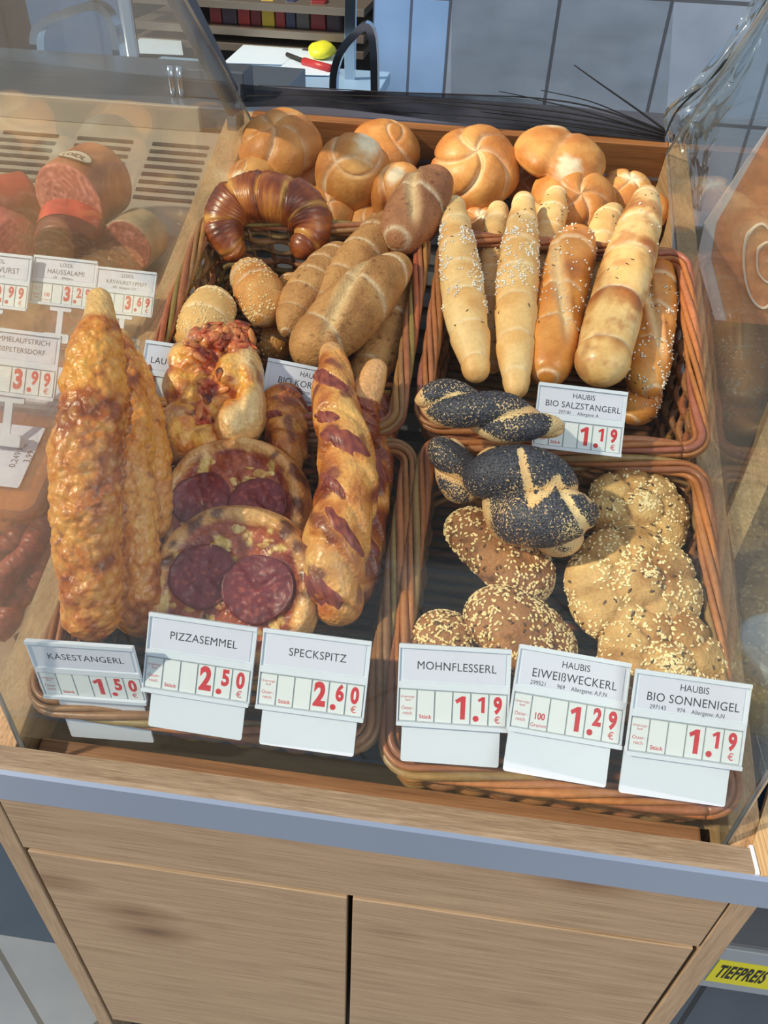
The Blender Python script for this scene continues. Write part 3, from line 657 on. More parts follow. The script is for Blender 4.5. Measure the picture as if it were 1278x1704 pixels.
# ---- pizzas
def pizza(label, px, py, w_, rx, tilt, seed, slices):
    c = TP(px, py, w_); R = rx*depth(c)/FPX; rnd = random.Random(seed)
    ax = nrm(tilt[0]*EU+tilt[1]*EV+tilt[2]*EW); ex = nrm(np.cross(EV, ax)); ey = np.cross(ax, ex); ex = nrm(EU-(EU@ax)*ax); ey = np.cross(ax, ex)
    g = thing('pizza_roll', label, 'pizza', c-ax*.015, 'round salami pizza rolls')
    nr, na = 70, 150; V = []; F = []; C = []
    prof = []
    for i in range(nr+1):
        t = i/nr
        if t < .72:
            rr = t/.72; z = .012+.008*ss(.66, .84, rr)-.002*ss(.86, .93, rr)-.016*ss(.90, 1, rr)**1.4
            rad = rr*R
        else:
            q = (t-.72)/.28; rad = R*(1+.0*q if q < .1 else 1-(q-.1)/.9); z = .002-.016*ss(0, .22, q)
        prof.append((rad, z, t))
    for rad, z, t in prof:
        for j in range(na):
            a = 2*math.pi*j/na; rw = 1+.03*nz((math.cos(a)*1.6, math.sin(a)*1.6, seed), 1); p = c+ex*rad*rw*math.cos(a)+ey*rad*rw*math.sin(a)
            rr = rad/R; dz = .0055*fbm(p, 38, seed)+(.003*fbm(p, 140, seed)) if t < .8 else 0
            V.append(p+ax*(z+dz))
            if t < .72:
                inr = ss(.80, .74, rr+.08*fbm(p, 40, seed)); n1 = fbm(p, 60, seed+2); n2 = fbm(p, 38, seed+8)
                cr = mix(lin((232, 180, 112)), lin((202, 132, 66)), .5+n2*1.6); cr = mix(cr, lin((96, 44, 22)), ss(.02, .32, n2+.5*nz(p, 90, seed)-.2*ss(.93, 1, rr))*.9)
                tp_ = mix(lin((138, 52, 36)), lin((186, 92, 48)), .5+n1*2); tp_ = mix(tp_, lin((228, 192, 112)), ss(.16, .34, fbm(p, 70, seed+20))); tp_ = mix(tp_, lin((86, 34, 24)), ss(.3, .5, fbm(p, 85, seed+30)))
                C.append(mix(cr, tp_, inr))
            else: C.append(lin((214, 150, 88)))
    F = [(i*na+j, (i+1)*na+j, (i+1)*na+(j+1) % na, i*na+(j+1) % na) for i in range(nr) for j in range(na)]
    sf = finish(V, F, [0]*len(V), [0]*len(V), C); MB().add(sf.V, sf.F, sf.C, True).build('crust_base', CHEESE, g)
    for k_, (sx_, sy_, sr, sz_, fold) in enumerate(slices):
        V = []; F = []; C = []; n1, n2 = 18, 72; hr = sr*R
        for top in (1, 0):
            for i in range(n1+1):
                for j in range(n2):
                    a = 2*math.pi*j/n2; x = hr*i/n1*math.cos(a)*(1+.03*math.sin(2*a+k_)); y = hr*i/n1*math.sin(a)*(1+.04*math.sin(3*a+k_+seed))
                    p = c+ex*(sx_*R+x)+ey*(sy_*R+y); q = i/n1
                    z = .0134+sz_+.0012*q**3*(1+.6*math.sin(2*a+k_*2))-.0014*math.exp(-((x*math.cos(fold)+y*math.sin(fold))/.002)**2)
                    rr = math.hypot(sx_*R+x, sy_*R+y)/R; z += .008*ss(.66, .84, rr)+.0055*fbm(p, 38, seed)+.0022*fbm(p, 140, seed)
                    V.append(p+ax*(z-(0 if top else .0016)))
                    cc = mix(lin((138, 54, 60)), lin((110, 38, 46)), .5+fbm(p, 50, k_)); cc = mix(cc, lin((196, 104, 88)), ss(.15, .5, nz(p, 260))*.5); cc = mix(cc, lin((100, 26, 30)), ss(.8, 1, q)*.6)
                    C.append(cc)
        o_ = (n1+1)*n2
        for i in range(n1):
            for j in range(n2):
                q = (i*n2+j, (i+1)*n2+j, (i+1)*n2+(j+1) % n2, i*n2+(j+1) % n2); F.append(q); F.append(tuple(x+o_ for x in q[::-1]))
        for j in range(n2): a_, b_ = n1*n2+j, n1*n2+(j+1) % n2; F.append((a_, a_+o_, b_+o_, b_))
        MB().add(V, F, C, True).build('salami_slice', MEAT, g)
    # crumbs of melted cheese
    m_ = MB(); V, F, C = [], [], []
    for k_ in range(44):
        a = rnd.uniform(0, 6.28); rr = R*.7*math.sqrt(rnd.random()); xx, yy = rr*math.cos(a), rr*math.sin(a)
        if min(math.hypot(xx/R-s_[0], yy/R-s_[1])-s_[2] for s_ in slices) < -.03: continue
        blobm(m_, c+ex*xx+ey*yy+ax*.0112, ex*.0048*rnd.uniform(.5, 1.6), ey*.0036*rnd.uniform(.5, 1.6), ax*.0022, k_, lambda p, d_: mix(lin((232, 200, 128)), lin((206, 138, 62)), .5+1.4*nz(p, 160)), .75, 170, 12, 20)
    m_.build('melted_cheese', CHEESE, g)['kind'] = 'stuff'
def blobm(mb, c, A_, B_, C_, seed, colf, amp=.18, freq=60, n1=10, n2=16):
    V = []; F = []; Cc = []
    for i in range(n1+1):
        th = math.pi*i/n1
        for j in range(n2):
            ph = 2*math.pi*j/n2; d_ = A_*math.sin(th)*math.cos(ph)+B_*math.sin(th)*math.sin(ph)+C_*math.cos(th)
            p = c+d_; k_ = 1+amp*fbm(p, freq, seed)
            V.append(c+d_*k_); Cc.append(colf(p, math.cos(th)))
    F = [(i*n2+j, (i+1)*n2+j, (i+1)*n2+(j+1) % n2, i*n2+(j+1) % n2) for i in range(n1) for j in range(n2)]
    if np.dot(np.cross(A_, B_), C_) < 0: F = [q[::-1] for q in F]
    mb.add(V, F, Cc, True)
pizza('rear salami pizza roll with browned cheesy rim, partly covered by the other', 391, 850, .040, 130, (0, -.24, 1), 61, [(-.40, .04, .37, .000, .4), (.32, .06, .36, .001, 1.2)])
pizza('front salami pizza roll with a charred spotted rim, above its price tag', 390, 982, .052, 147, (.02, -.34, 1), 62, [(-.34, .10, .37, .000, .9), (.30, .03, .39, .002, 2.3)])

# ---- pizza twist with ham and cheese
def pb(mb, px, py, w_, rx, ry, ang, h, seed, colf, amp=.2, freq=30, n1=26, n2=40):
    c = TP(px, py, w_); k_ = depth(c)/FPX; ca, sa = math.cos(ang), math.sin(ang)
    a_ = nrm(TP(px+ca*20, py+sa*20, w_)-c)*rx*k_; b_ = nrm(TP(px-sa*20, py+ca*20, w_)-c)*ry*k_
    blobm(mb, c, a_, b_, EW*h, seed, colf, amp, freq, n1, n2)
def doughc(br):
    def f(p, z):
        x = .4+fbm(p, 30)*1.1+br; c = mix(lin((240, 208, 150)), lin((222, 164, 88)), x*1.3); c = mix(c, lin((168, 96, 40)), (x-.6)*1.6)
        return mix(c, lin((96, 52, 28)), ss(.28, .45, fbm(p, 48, 9))*.85)
    return f
def cheesec(p, z):
    x = fbm(p, 45, 3); c = mix(lin((240, 196, 96)), lin((222, 146, 56)), .45+x*2.2); c = mix(c, lin((184, 84, 44)), ss(.05, .3, fbm(p, 48, 22))); return mix(c, lin((132, 58, 26)), ss(.15, .42, fbm(p, 75, 12)))
def hamc(p, z):
    x = fbm(p, 70, 7); c = mix(lin((184, 72, 46)), lin((226, 146, 84)), .5+x*2.4); return mix(c, lin((84, 28, 28)), ss(.0, .3, fbm(p, 50, 2)))
def remesh(mb, voxel, smooth=6):
    """fuse overlapping lumps into one skin"""
    me = bpy.data.meshes.new('tmp'); me.from_pydata(mb.v, [], mb.f); ob = bpy.data.objects.new('tmp', me); col.objects.link(ob)
    md = ob.modifiers.new('r', 'REMESH'); md.mode = 'VOXEL'; md.voxel_size = voxel
    m2 = ob.modifiers.new('s', 'SMOOTH'); m2.iterations = smooth; m2.factor = .5
    dg = bpy.context.evaluated_depsgraph_get(); ev = ob.evaluated_get(dg); em = ev.to_mesh()
    V = np.array([tuple(v.co) for v in em.vertices]); F = [tuple(p.vertices) for p in em.polygons]
    ev.to_mesh_clear(); bpy.data.objects.remove(ob); bpy.data.meshes.remove(me); return V, F
pt = thing('pizza_twist', 'lumpy baked ham and cheese pizza twist with pale dough lobe on its right', 'pizza pastry', TP(350, 680, .0), None)
one = lambda p, z: (1, 1, 1)
mb = MB()
for a_ in [(412, 622, .066, 28, 52, -.30, .026), (420, 680, .062, 24, 60, .1, .026), (392, 712, .060, 36, 44, .5, .028), (388, 632, .066, 30, 42, .4, .028), (318, 608, .060, 42, 34, .1, .026), (300, 650, .054, 28, 40, -.1, .024),
           (305, 720, .050, 36, 56, .15, .028), (352, 655, .048, 58, 96, -.1, .026), (345, 745, .046, 34, 34, 0, .024), (368, 578, .062, 54, 34, -.15, .024), (400, 566, .066, 26, 24, 0, .02), (335, 572, .064, 26, 24, 0, .018)]:
    pb(mb, *a_, len(mb.v), one, .22, 24)
V, F = remesh(mb, .0022, 5)
sf = finish(V, F, [0]*len(V), [0]*len(V), [(1, 1, 1)]*len(V))
def near(p, q, r):
    c_ = TP(*q); return ss(r*1.25, r*.65, float(np.linalg.norm(p-c_)))
HM = [((366, 566, .08), .034), ((392, 562, .085), .020), ((340, 588, .075), .022), ((352, 650, .075), .016), ((330, 690, .07), .012)]
CM = [((318, 608, .08), .030), ((352, 625, .08), .030), ((352, 680, .07), .028), ((385, 640, .085), .022), ((330, 730, .065), .030), ((365, 600, .08), .026), ((300, 675, .065), .022)]
ca = [(TP(*q), r) for q, r in HM]; cb = [(TP(*q), r) for q, r in CM]
NV = []; NC = []
for p, n_ in zip(sf.V, sf.N):
    k1 = fbm(p, 45, 3)
    hm = max(ss(r*1.3, r*.6, float(np.linalg.norm(p-c_))+.010*k1) for c_, r in ca); cm = max(ss(r*1.25, r*.7, float(np.linalg.norm(p-c_))+.012*k1) for c_, r in cb)
    n2 = fbm(p, 70, 12); d_, _q = noise.voronoi(Vector((p[0]*150, p[1]*150, p[2]*150))); bb = 1-min(1, d_[0]*1.1)**2
    d0 = mix(lin((238, 206, 150)), lin((224, 172, 104)), .45+k1*1.2); d0 = mix(d0, lin((150, 84, 40)), ss(.10, .34, fbm(p, 34, 9)-.1*(p[0] > TP(405, 680, .06)[0]))*.9)
    d1 = mix(lin((244, 184, 84)), lin((218, 130, 50)), .5+n2*2.2); d1 = mix(d1, lin((160, 76, 34)), ss(.02, .34, fbm(p, 42, 22)+.25*nz(p, 120)))
    h1 = mix(lin((206, 92, 54)), lin((234, 160, 92)), ss(-.1, .4, nz(p, 120, 4)+k1)); h1 = mix(h1, lin((150, 48, 40)), ss(.0, .35, nz(p, 90, 9))); h1 = mix(h1, lin((66, 26, 26)), ss(.16, .4, fbm(p, 60, 2)+.12*ss(.01, -.02, abs(p[2]-TP(370, 540, .08)[2]))))
    c_ = mix(mix(d0, d1, cm), h1, hm*.92); NC.append(c_)
    NV.append(p+n_*(cm*(.0022*bb+.0028*n2)+hm*(.0045*bb*ss(-.2, .3, nz(p, 90))+.0045*nz(p, 110, 5))+.0008*fbm(p, 150)))
MB().add(NV, sf.F, NC, True).build('baked_dough', CHEESE, pt)
mb = MB(); rnd = random.Random(5)
for i in range(54):
    c_, r = ca[0 if i < 26 else 1+i % 4]; a = rnd.uniform(0, 6.28); q = r*math.sqrt(rnd.random())
    tgt = c_+EU*q*math.cos(a)+EV*q*math.sin(a); dd = np.linalg.norm(np.cross(np.array(NV)-tgt, EW), axis=1)+1e-3*(sf.N @ EW < .3)*50; k_ = int(np.argmin(dd)); p = np.array(NV[k_]); n_ = sf.N[k_]
    t_ = nrm(np.cross(n_, (rnd.gauss(0, 1), rnd.gauss(0, 1), .3))); b_ = np.cross(n_, t_)
    blobm(mb, p+n_*.0006, t_*rnd.uniform(.004, .0085), b_*rnd.uniform(.003, .005), n_*.0022, i, hamc, .5, 150, 8, 12)
mb.build('ham_pieces', MEAT, pt)['kind'] = 'stuff'

# ---- bacon pastries (long spirals)
def bacon(label, pts, seed, dark=0., tip=.07, strips=6):
    rnd = random.Random(seed)
    def dsp(s, a, p):
        ph = s*7+.75*math.sin(a+.6)+.3*nz((s*4, 1, seed), 1); fr = ph % 1
        d_, _q = noise.voronoi(Vector((p[0]*120, p[1]*120, p[2]*120)))
        return (.16*(fr-.5)*ss(0, .1, s)-.09*math.exp(-(min(fr, 1-fr)/.07)**2))*ss(tip-.05, tip+.05, s)+.06*fbm(p, 35, seed)+.05*(1-min(1, d_[0]*1.2))*ss(-.1, .3, nz(p, 30, seed))*ss(tip, tip+.05, s)
    def cf(s, a, p):
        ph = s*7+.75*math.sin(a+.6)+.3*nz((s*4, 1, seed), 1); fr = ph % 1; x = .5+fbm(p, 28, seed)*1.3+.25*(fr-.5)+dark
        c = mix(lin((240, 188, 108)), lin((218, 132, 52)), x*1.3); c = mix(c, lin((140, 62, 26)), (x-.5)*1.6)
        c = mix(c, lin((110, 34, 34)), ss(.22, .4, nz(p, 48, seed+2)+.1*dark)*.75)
        return mix(lin((226, 170, 112)), c, ss(tip, tip+.04, s))
    sf = loaf(pts, 170, 64, .9, dsp, cf); g, o = bread('bacon_pastry', label, 'bacon pastry', sf, CHEESE, 'long bacon pastries by the middle gap', part='dough')
    nv = 64; nu = 170
    for k_ in range(strips):
        s0 = max(.14, tip+.04)+(.94-max(.14, tip+.04))*(k_+.15+rnd.uniform(-.15, .25))/strips; V = []; F = []; C = []; n = 44; w5 = rnd.uniform(.022, .05); a5 = rnd.uniform(-15, 50); l5 = rnd.uniform(60, 120); sl = rnd.uniform(.03, .11)
        for i in range(n):
            a = math.radians(25+a5+l5*i/(n-1)); s = s0+sl*i/(n-1)
            for j, off in enumerate((-1, -.5, 0, .5, 1)):
                si = s+off*w5*(math.sin(math.pi*(i+.5)/n)**.4)*(1+.4*nz((i*.13, k_, off), 1)); fi = float(np.interp(si, sf.S[:nu*nv:nv], np.arange(nu))); fj = a/(2*math.pi)*nv; ii = min(int(fi), nu-2); jj = int(fj); ti, tj = fi-ii, fj-jj
                gi = lambda A_, x_, y_: A_[x_*nv+y_ % nv]
                bl = lambda A_: (gi(A_, ii, jj)*(1-ti)+gi(A_, ii+1, jj)*ti)*(1-tj)+(gi(A_, ii, jj+1)*(1-ti)+gi(A_, ii+1, jj+1)*ti)*tj
                p = bl(sf.V); q = nrm(bl(sf.N)); V.append(p+q*(.0013 if abs(off) < 1 else -.0006)); C.append(mix(lin((112, 48, 48)), lin((178, 92, 68)), .35+nz((i*.2, j*.9, k_+seed), 1)+(.2 if abs(off) == 1 else 0)))
            if i:
                for j in range(4): F.append(((i-1)*5+j, i*5+j, i*5+j+1, (i-1)*5+j+1))
        MB().add(V, F, C, True).build('bacon_strip', MEAT, g)
    return g
bacon('short dark bacon pastry with a smooth pale tip leaning right', [(631, 600, .085, 16), (616, 640, .082, 25), (604, 682, .074, 26), (606, 740, .055, 30)], 73, .35, .52, 2)
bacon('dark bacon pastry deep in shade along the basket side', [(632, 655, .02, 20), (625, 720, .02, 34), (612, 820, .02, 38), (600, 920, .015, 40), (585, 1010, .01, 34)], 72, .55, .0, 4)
bacon('tallest bacon pastry with wrapped ham and a bent pale tip', [(548, 574, .088, 15), (556, 610, .092, 27), (556, 670, .092, 38), (574, 740, .09, 44), (578, 820, .085, 50), (560, 900, .075, 56), (556, 970, .06, 50), (575, 1040, .035, 40)], 71, .0, .05, 6)
bacon('small cheesy pastry behind, between the pizza twist and the bacon pastry', [(466, 648, .035, 32), (474, 690, .04, 38), (478, 740, .034, 34), (470, 795, .015, 26)], 74, .05, .0, 1)

# ---- poppy seed braids
def toscreen(p):
    d_ = np.asarray(p)-CAM; z_ = d_ @ _f; return 639+FPX*(d_ @ _r)/z_, 852-FPX*(d_ @ _u)/z_
def poppy_tw(label, pts, seed, turns, off=.42, rr=.66, bare=.12, count=2600, th0=0., slash=()):
    rnd = random.Random(seed); W = []
    for px, py, w_, r in pts: P = TP(px, py, w_); W.append([*P, r*depth(P)/FPX])
    nu, nv = 150, 44; D = catmull(W, nu); Tn = np.gradient(D[:, :3], axis=0); V = []; F = []; S = []; A = []; C = []; flo = []
    for k_ in range(2):
        o_ = len(V); P = []
        for i in range(nu):
            t = nrm(Tn[i]); sd_ = nrm(np.cross(t, EW)); up = np.cross(sd_, t); q = i/(nu-1); an = th0+turns*2*math.pi*q+k_*math.pi
            taper = math.sqrt(max(0.001, 1-abs(2*q-1)**3.2)); P.append((D[i, :3]+D[i, 3]*off*taper*(math.cos(an)*sd_+math.sin(an)*up*.8), D[i, 3]*rr*taper))
        PP = np.array([p[0] for p in P]); T2 = np.gradient(PP, axis=0)
        for i in range(nu):
            t = nrm(T2[i]); sd_ = nrm(np.cross(t, EW)); up = np.cross(sd_, t)
            for j in range(nv):
                a = 2*math.pi*j/nv; dv = math.cos(a)*sd_+math.sin(a)*up; p0 = P[i][0]+P[i][1]*dv
                p = P[i][0]+P[i][1]*dv*(1+.05*fbm(p0, 30, seed)); V.append(p); S.append(i/(nu-1)); A.append(a)
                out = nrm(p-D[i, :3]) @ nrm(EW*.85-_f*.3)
                other = P0[i] if k_ else None
                dd = np.linalg.norm(p-D[i, :3])/D[i, 3]
                cov = ss(.60, .74, dd+.10*nz(p, 55, seed))*ss(-.30, .25, out+.3*nz(p, 40, seed))*(.98+.35*nz(p, 30, seed+4))
                if slash:
                    x_, y_ = toscreen(p); dm = 99
                    for (ax_, ay_), (bx_, by_) in slash:
                        t_ = max(0, min(1, ((x_-ax_)*(bx_-ax_)+(y_-ay_)*(by_-ay_))/((bx_-ax_)**2+(by_-ay_)**2))); dm = min(dm, math.hypot(x_-ax_-t_*(bx_-ax_), y_-ay_-t_*(by_-ay_)))
                    g_ = ss(8.5, 4.0, dm+3*nz(p, 160, 3)); cov *= 1-g_; V[-1] = V[-1]-.0022*ss(12, 2, dm)*nrm(p-P[i][0])
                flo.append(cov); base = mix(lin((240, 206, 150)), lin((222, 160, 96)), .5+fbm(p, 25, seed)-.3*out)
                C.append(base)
        P0 = PP
        F += [(o_+i*nv+j, o_+i*nv+(j+1) % nv, o_+(i+1)*nv+(j+1) % nv, o_+(i+1)*nv+j) for i in range(nu-1) for j in range(nv)]
    sf = finish(V, F, S, A, C)
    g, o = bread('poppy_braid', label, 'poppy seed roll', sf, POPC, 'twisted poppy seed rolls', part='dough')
    at = o.data.attributes.new('Cover', 'FLOAT', 'POINT'); at.data.foreach_set('value', np.array(flo)*1.12-.04)
    sf.flo = flo; L = dict()
    m_ = MB(); AV = []; AF = []; AC = []; n = 0; base = np.array([(1, 0, 0), (-1, 0, 0), (0, 1, 0), (0, -1, 0), (0, 0, 1), (0, 0, -1)]); fc = [(0, 2, 4), (2, 1, 4), (1, 3, 4), (3, 0, 4), (2, 0, 5), (1, 2, 5), (3, 1, 5), (0, 3, 5)]
    tr = 0
    while n < count and tr < count*12:
        tr += 1; q = sf.F[rnd.randrange(len(sf.F))]
        if rnd.random() > flo[q[0]]+.035: continue
        wg = [rnd.random() for _ in q]; p = sum(sf.V[i]*x for i, x in zip(q, wg))/sum(wg); nn = nrm(sf.N[q[0]])
        if nn @ (EW*.7-_f*.7) < 0: continue
        AV.append(base*np.array([.00055, .00042, .00045])*rnd.uniform(.8, 1.2)+p+nn*.0002); z = rnd.uniform(.5, 1.9); AC += [tuple(x*z for x in lin((52, 52, 64)))]*6; AF += [tuple(i+n*6 for i in f_) for f_ in fc]; n += 1
    m_.add(np.vstack(AV), AF, AC, True); m_.build('poppy_seeds', POPPYM, g)['kind'] = 'stuff'
poppy_tw('pale-sided poppy roll tucked behind the big braid at the left', [(742, 735, .045, 40), (748, 765, .045, 44), (770, 800, .04, 42), (795, 828, .035, 32)], 82, .6, .38, .62, count=1800)
poppy_tw('topmost poppy seed twist lying crosswise over the gap', [(694, 664, .115, 37), (740, 670, .118, 41), (800, 686, .120, 42), (865, 702, .118, 40), (938, 714, .112, 34)], 81, 1.25, .40, .66, count=2600, th0=.6)
poppy_tw('biggest poppy seed braid in the middle of the front right basket', [(792, 775, .075, 58), (835, 795, .082, 72), (885, 832, .085, 80), (930, 865, .08, 76), (965, 885, .07, 60)], 83, 1.15, .46, .62, count=5200, th0=2.4, slash=[((868, 752), (884, 836)), ((884, 836), (928, 800)), ((928, 800), (978, 884)), ((948, 818), (976, 812)), ((976, 812), (988, 832))])

# ---- seeded protein rolls
def seeded(label, pts, seed, n, tones, group, dens=1.0, flat=.7, size=.0021):
    rnd = random.Random(seed)
    sf = loaf(pts, 110, 64, flat, lambda s, a, p: .09*fbm(p, 30, seed)+.03*fbm(p, 120, seed)-.10*math.exp(-((a-1.5-(s-.5)*1.2)/.18)**2)*ss(.1, .3, s)*ss(.9, .7, s),
              lambda s, a, p: mix(mix(tones[0], tones[1], .5+fbm(p, 26, seed)*1.4), tones[2], ss(.05, .5, fbm(p, 90, seed+4))*.8))
    g, o = bread('seeded_roll', label, 'seeded roll', sf, RUSTIC, group)
    seeds(sf, n, (size, size*.58, size*.36), lin((240, 214, 158)), rnd, lambda s, a, p, q: ss(-.45, .05, nz(p, 45, seed)), .5).build('sesame_seeds', SEEDM, g)['kind'] = 'stuff'
    seeds(sf, n//9, (.0026, .0012, .0007), lin((96, 66, 40)), rnd, None, .4).build('linseeds', SEEDM, g)['kind'] = 'stuff'
    return g
ET = (lin((170, 120, 76)), lin((138, 92, 56)), lin((92, 58, 36)))
EG = 'oblong brown protein rolls with sesame'
seeded('brown seeded roll lying just below the poppy braids', [(750, 862, .03, 30), (785, 885, .038, 46), (830, 920, .04, 56), (880, 960, .032, 54), (912, 990, .02, 36)], 91, 620, ET, EG)
seeded('front left seeded roll peeking over the first right-hand price tag', [(690, 1055, .02, 44), (715, 1062, .025, 58), (750, 1085, .022, 60), (775, 1115, .015, 45)], 93, 520, ET, EG, flat=.8)
seeded('brown seeded roll lying diagonally behind the middle right-hand price tag', [(785, 1000, .035, 38), (820, 1020, .045, 56), (865, 1050, .045, 64), (910, 1090, .035, 60), (945, 1125, .025, 40)], 92, 780, ET, EG)

# ---- sunflower shaped rolls
def sunflower(label, px, py, w_, rx, tilt, seed, n, spin=0.):
    c = TP(px, py, w_); R = rx*depth(c)/FPX; rnd = random.Random(seed); ax = nrm(tilt[0]*EU+tilt[1]*EV+tilt[2]*EW); ex = nrm(EU-(EU@ax)*ax); ey = np.cross(ax, ex)
    V = []; S = []; A = []; C = []; n1, n2 = 80, 150; k_ = 8
    for i in range(n1+1):
        th = math.pi*i/n1
        for j in range(n2):
            ph = 2*math.pi*j/n2; st, ct = math.sin(th), math.cos(th); pp = (ph+spin) % (2*math.pi/k_); dd = min(pp, 2*math.pi/k_-pp)
            rho = st; gr = math.exp(-(dd*rho/.06)**2)*ss(.32, .45, rho)*(1 if ct > -.2 else 0); ring = math.exp(-((rho-.38)/.055)**2)*(ct > 0)
            z = ct*.46 if ct > 0 else ct*.36
            z += (.05*math.exp(-(rho/.28)**2)-.055*ring)*(ct > 0)
            r = 1+.03*math.sin(pp/(2*math.pi/k_)*math.pi)*ss(.6, 1, rho)-.035*gr
            p0 = c+R*(ex*st*math.cos(ph)+ey*st*math.sin(ph)); z += -.045*gr*ss(0, .3, ct)+.035*fbm(p0, 40, seed)+.015*fbm(p0, 120, seed)
            V.append(c+R*(ex*st*math.cos(ph)*r+ey*st*math.sin(ph)*r+ax*z)); S.append(rho); A.append(ph)
            x = .5+fbm(p0, 24, seed)*1.3; cc = mix(lin((214, 178, 118)), lin((188, 142, 84)), x); cc = mix(cc, lin((150, 100, 52)), (x-.6)*1.4); cc = mix(cc, lin((150, 104, 58)), .5*max(gr, ring))
            C.append(cc)
    F = [(i*n2+j, (i+1)*n2+j, (i+1)*n2+(j+1) % n2, i*n2+(j+1) % n2) for i in range(n1) for j in range(n2)]
    sf = finish(V, F, S, A, C); g, o = bread('sunflower_roll', label, 'seeded roll', sf, RUSTIC, 'flower-shaped sesame rolls')
    seeds(sf, n, (.0020, .0012, .0007), lin((244, 222, 170)), rnd, lambda s, a, p, q: ss(-.4, .1, nz(p, 45, seed)), .5).build('sesame_seeds', SEEDM, g)['kind'] = 'stuff'
    seeds(sf, n//14, (.0028, .0012, .0007), lin((90, 70, 50)), rnd, None, .4).build('sunflower_seeds', SEEDM, g)['kind'] = 'stuff'
sunflower('flower-shaped roll furthest back, half behind the biggest poppy braid', 1060, 856, .015, 86, (.1, -.1, 1), 101, 430, .2)
sunflower('whole flower-shaped roll with a round centre knob, in full view', 1052, 980, .035, 110, (0, -.12, 1), 102, 640, .5)
sunflower('flower-shaped roll rising behind the rightmost price tag', 1100, 1112, .030, 108, (.05, -.2, 1), 103, 560, .9)

# ------------------------------------------------------------------ price tags
def text_geo(s, size, bold=0., shear=0., sx=1.0, align='CENTER', space=1.0):
    cu = bpy.data.curves.new('t', 'FONT'); cu.body = s; cu.size = size; cu.align_x = align; cu.align_y = 'CENTER'; cu.offset = bold; cu.shear = shear
    cu.resolution_u = 4; cu.extrude = .0; cu.space_character = space
    ob = bpy.data.objects.new('t', cu); col.objects.link(ob); dg = bpy.context.evaluated_depsgraph_get(); me = ob.evaluated_get(dg).to_mesh()
    V = np.array([tuple(v.co) for v in me.vertices]).reshape(-1, 3); F = [tuple(p.vertices) for p in me.polygons]
    ob.evaluated_get(dg).to_mesh_clear(); bpy.data.objects.remove(ob); bpy.data.curves.remove(cu)
    if len(V): V[:, 0] *= sx
    return V, F
def rrect(x0, y0, x1, y1, r, n=4):
    P = []
    for cx, cy, st in ((x1-r, y0+r, -90), (x1-r, y1-r, 0), (x0+r, y1-r, 90), (x0+r, y0+r, 180)):
        for k_ in range(n+1): a = math.radians(st+90*k_/n); P.append((cx+r*math.cos(a), cy+r*math.sin(a)))
    return P
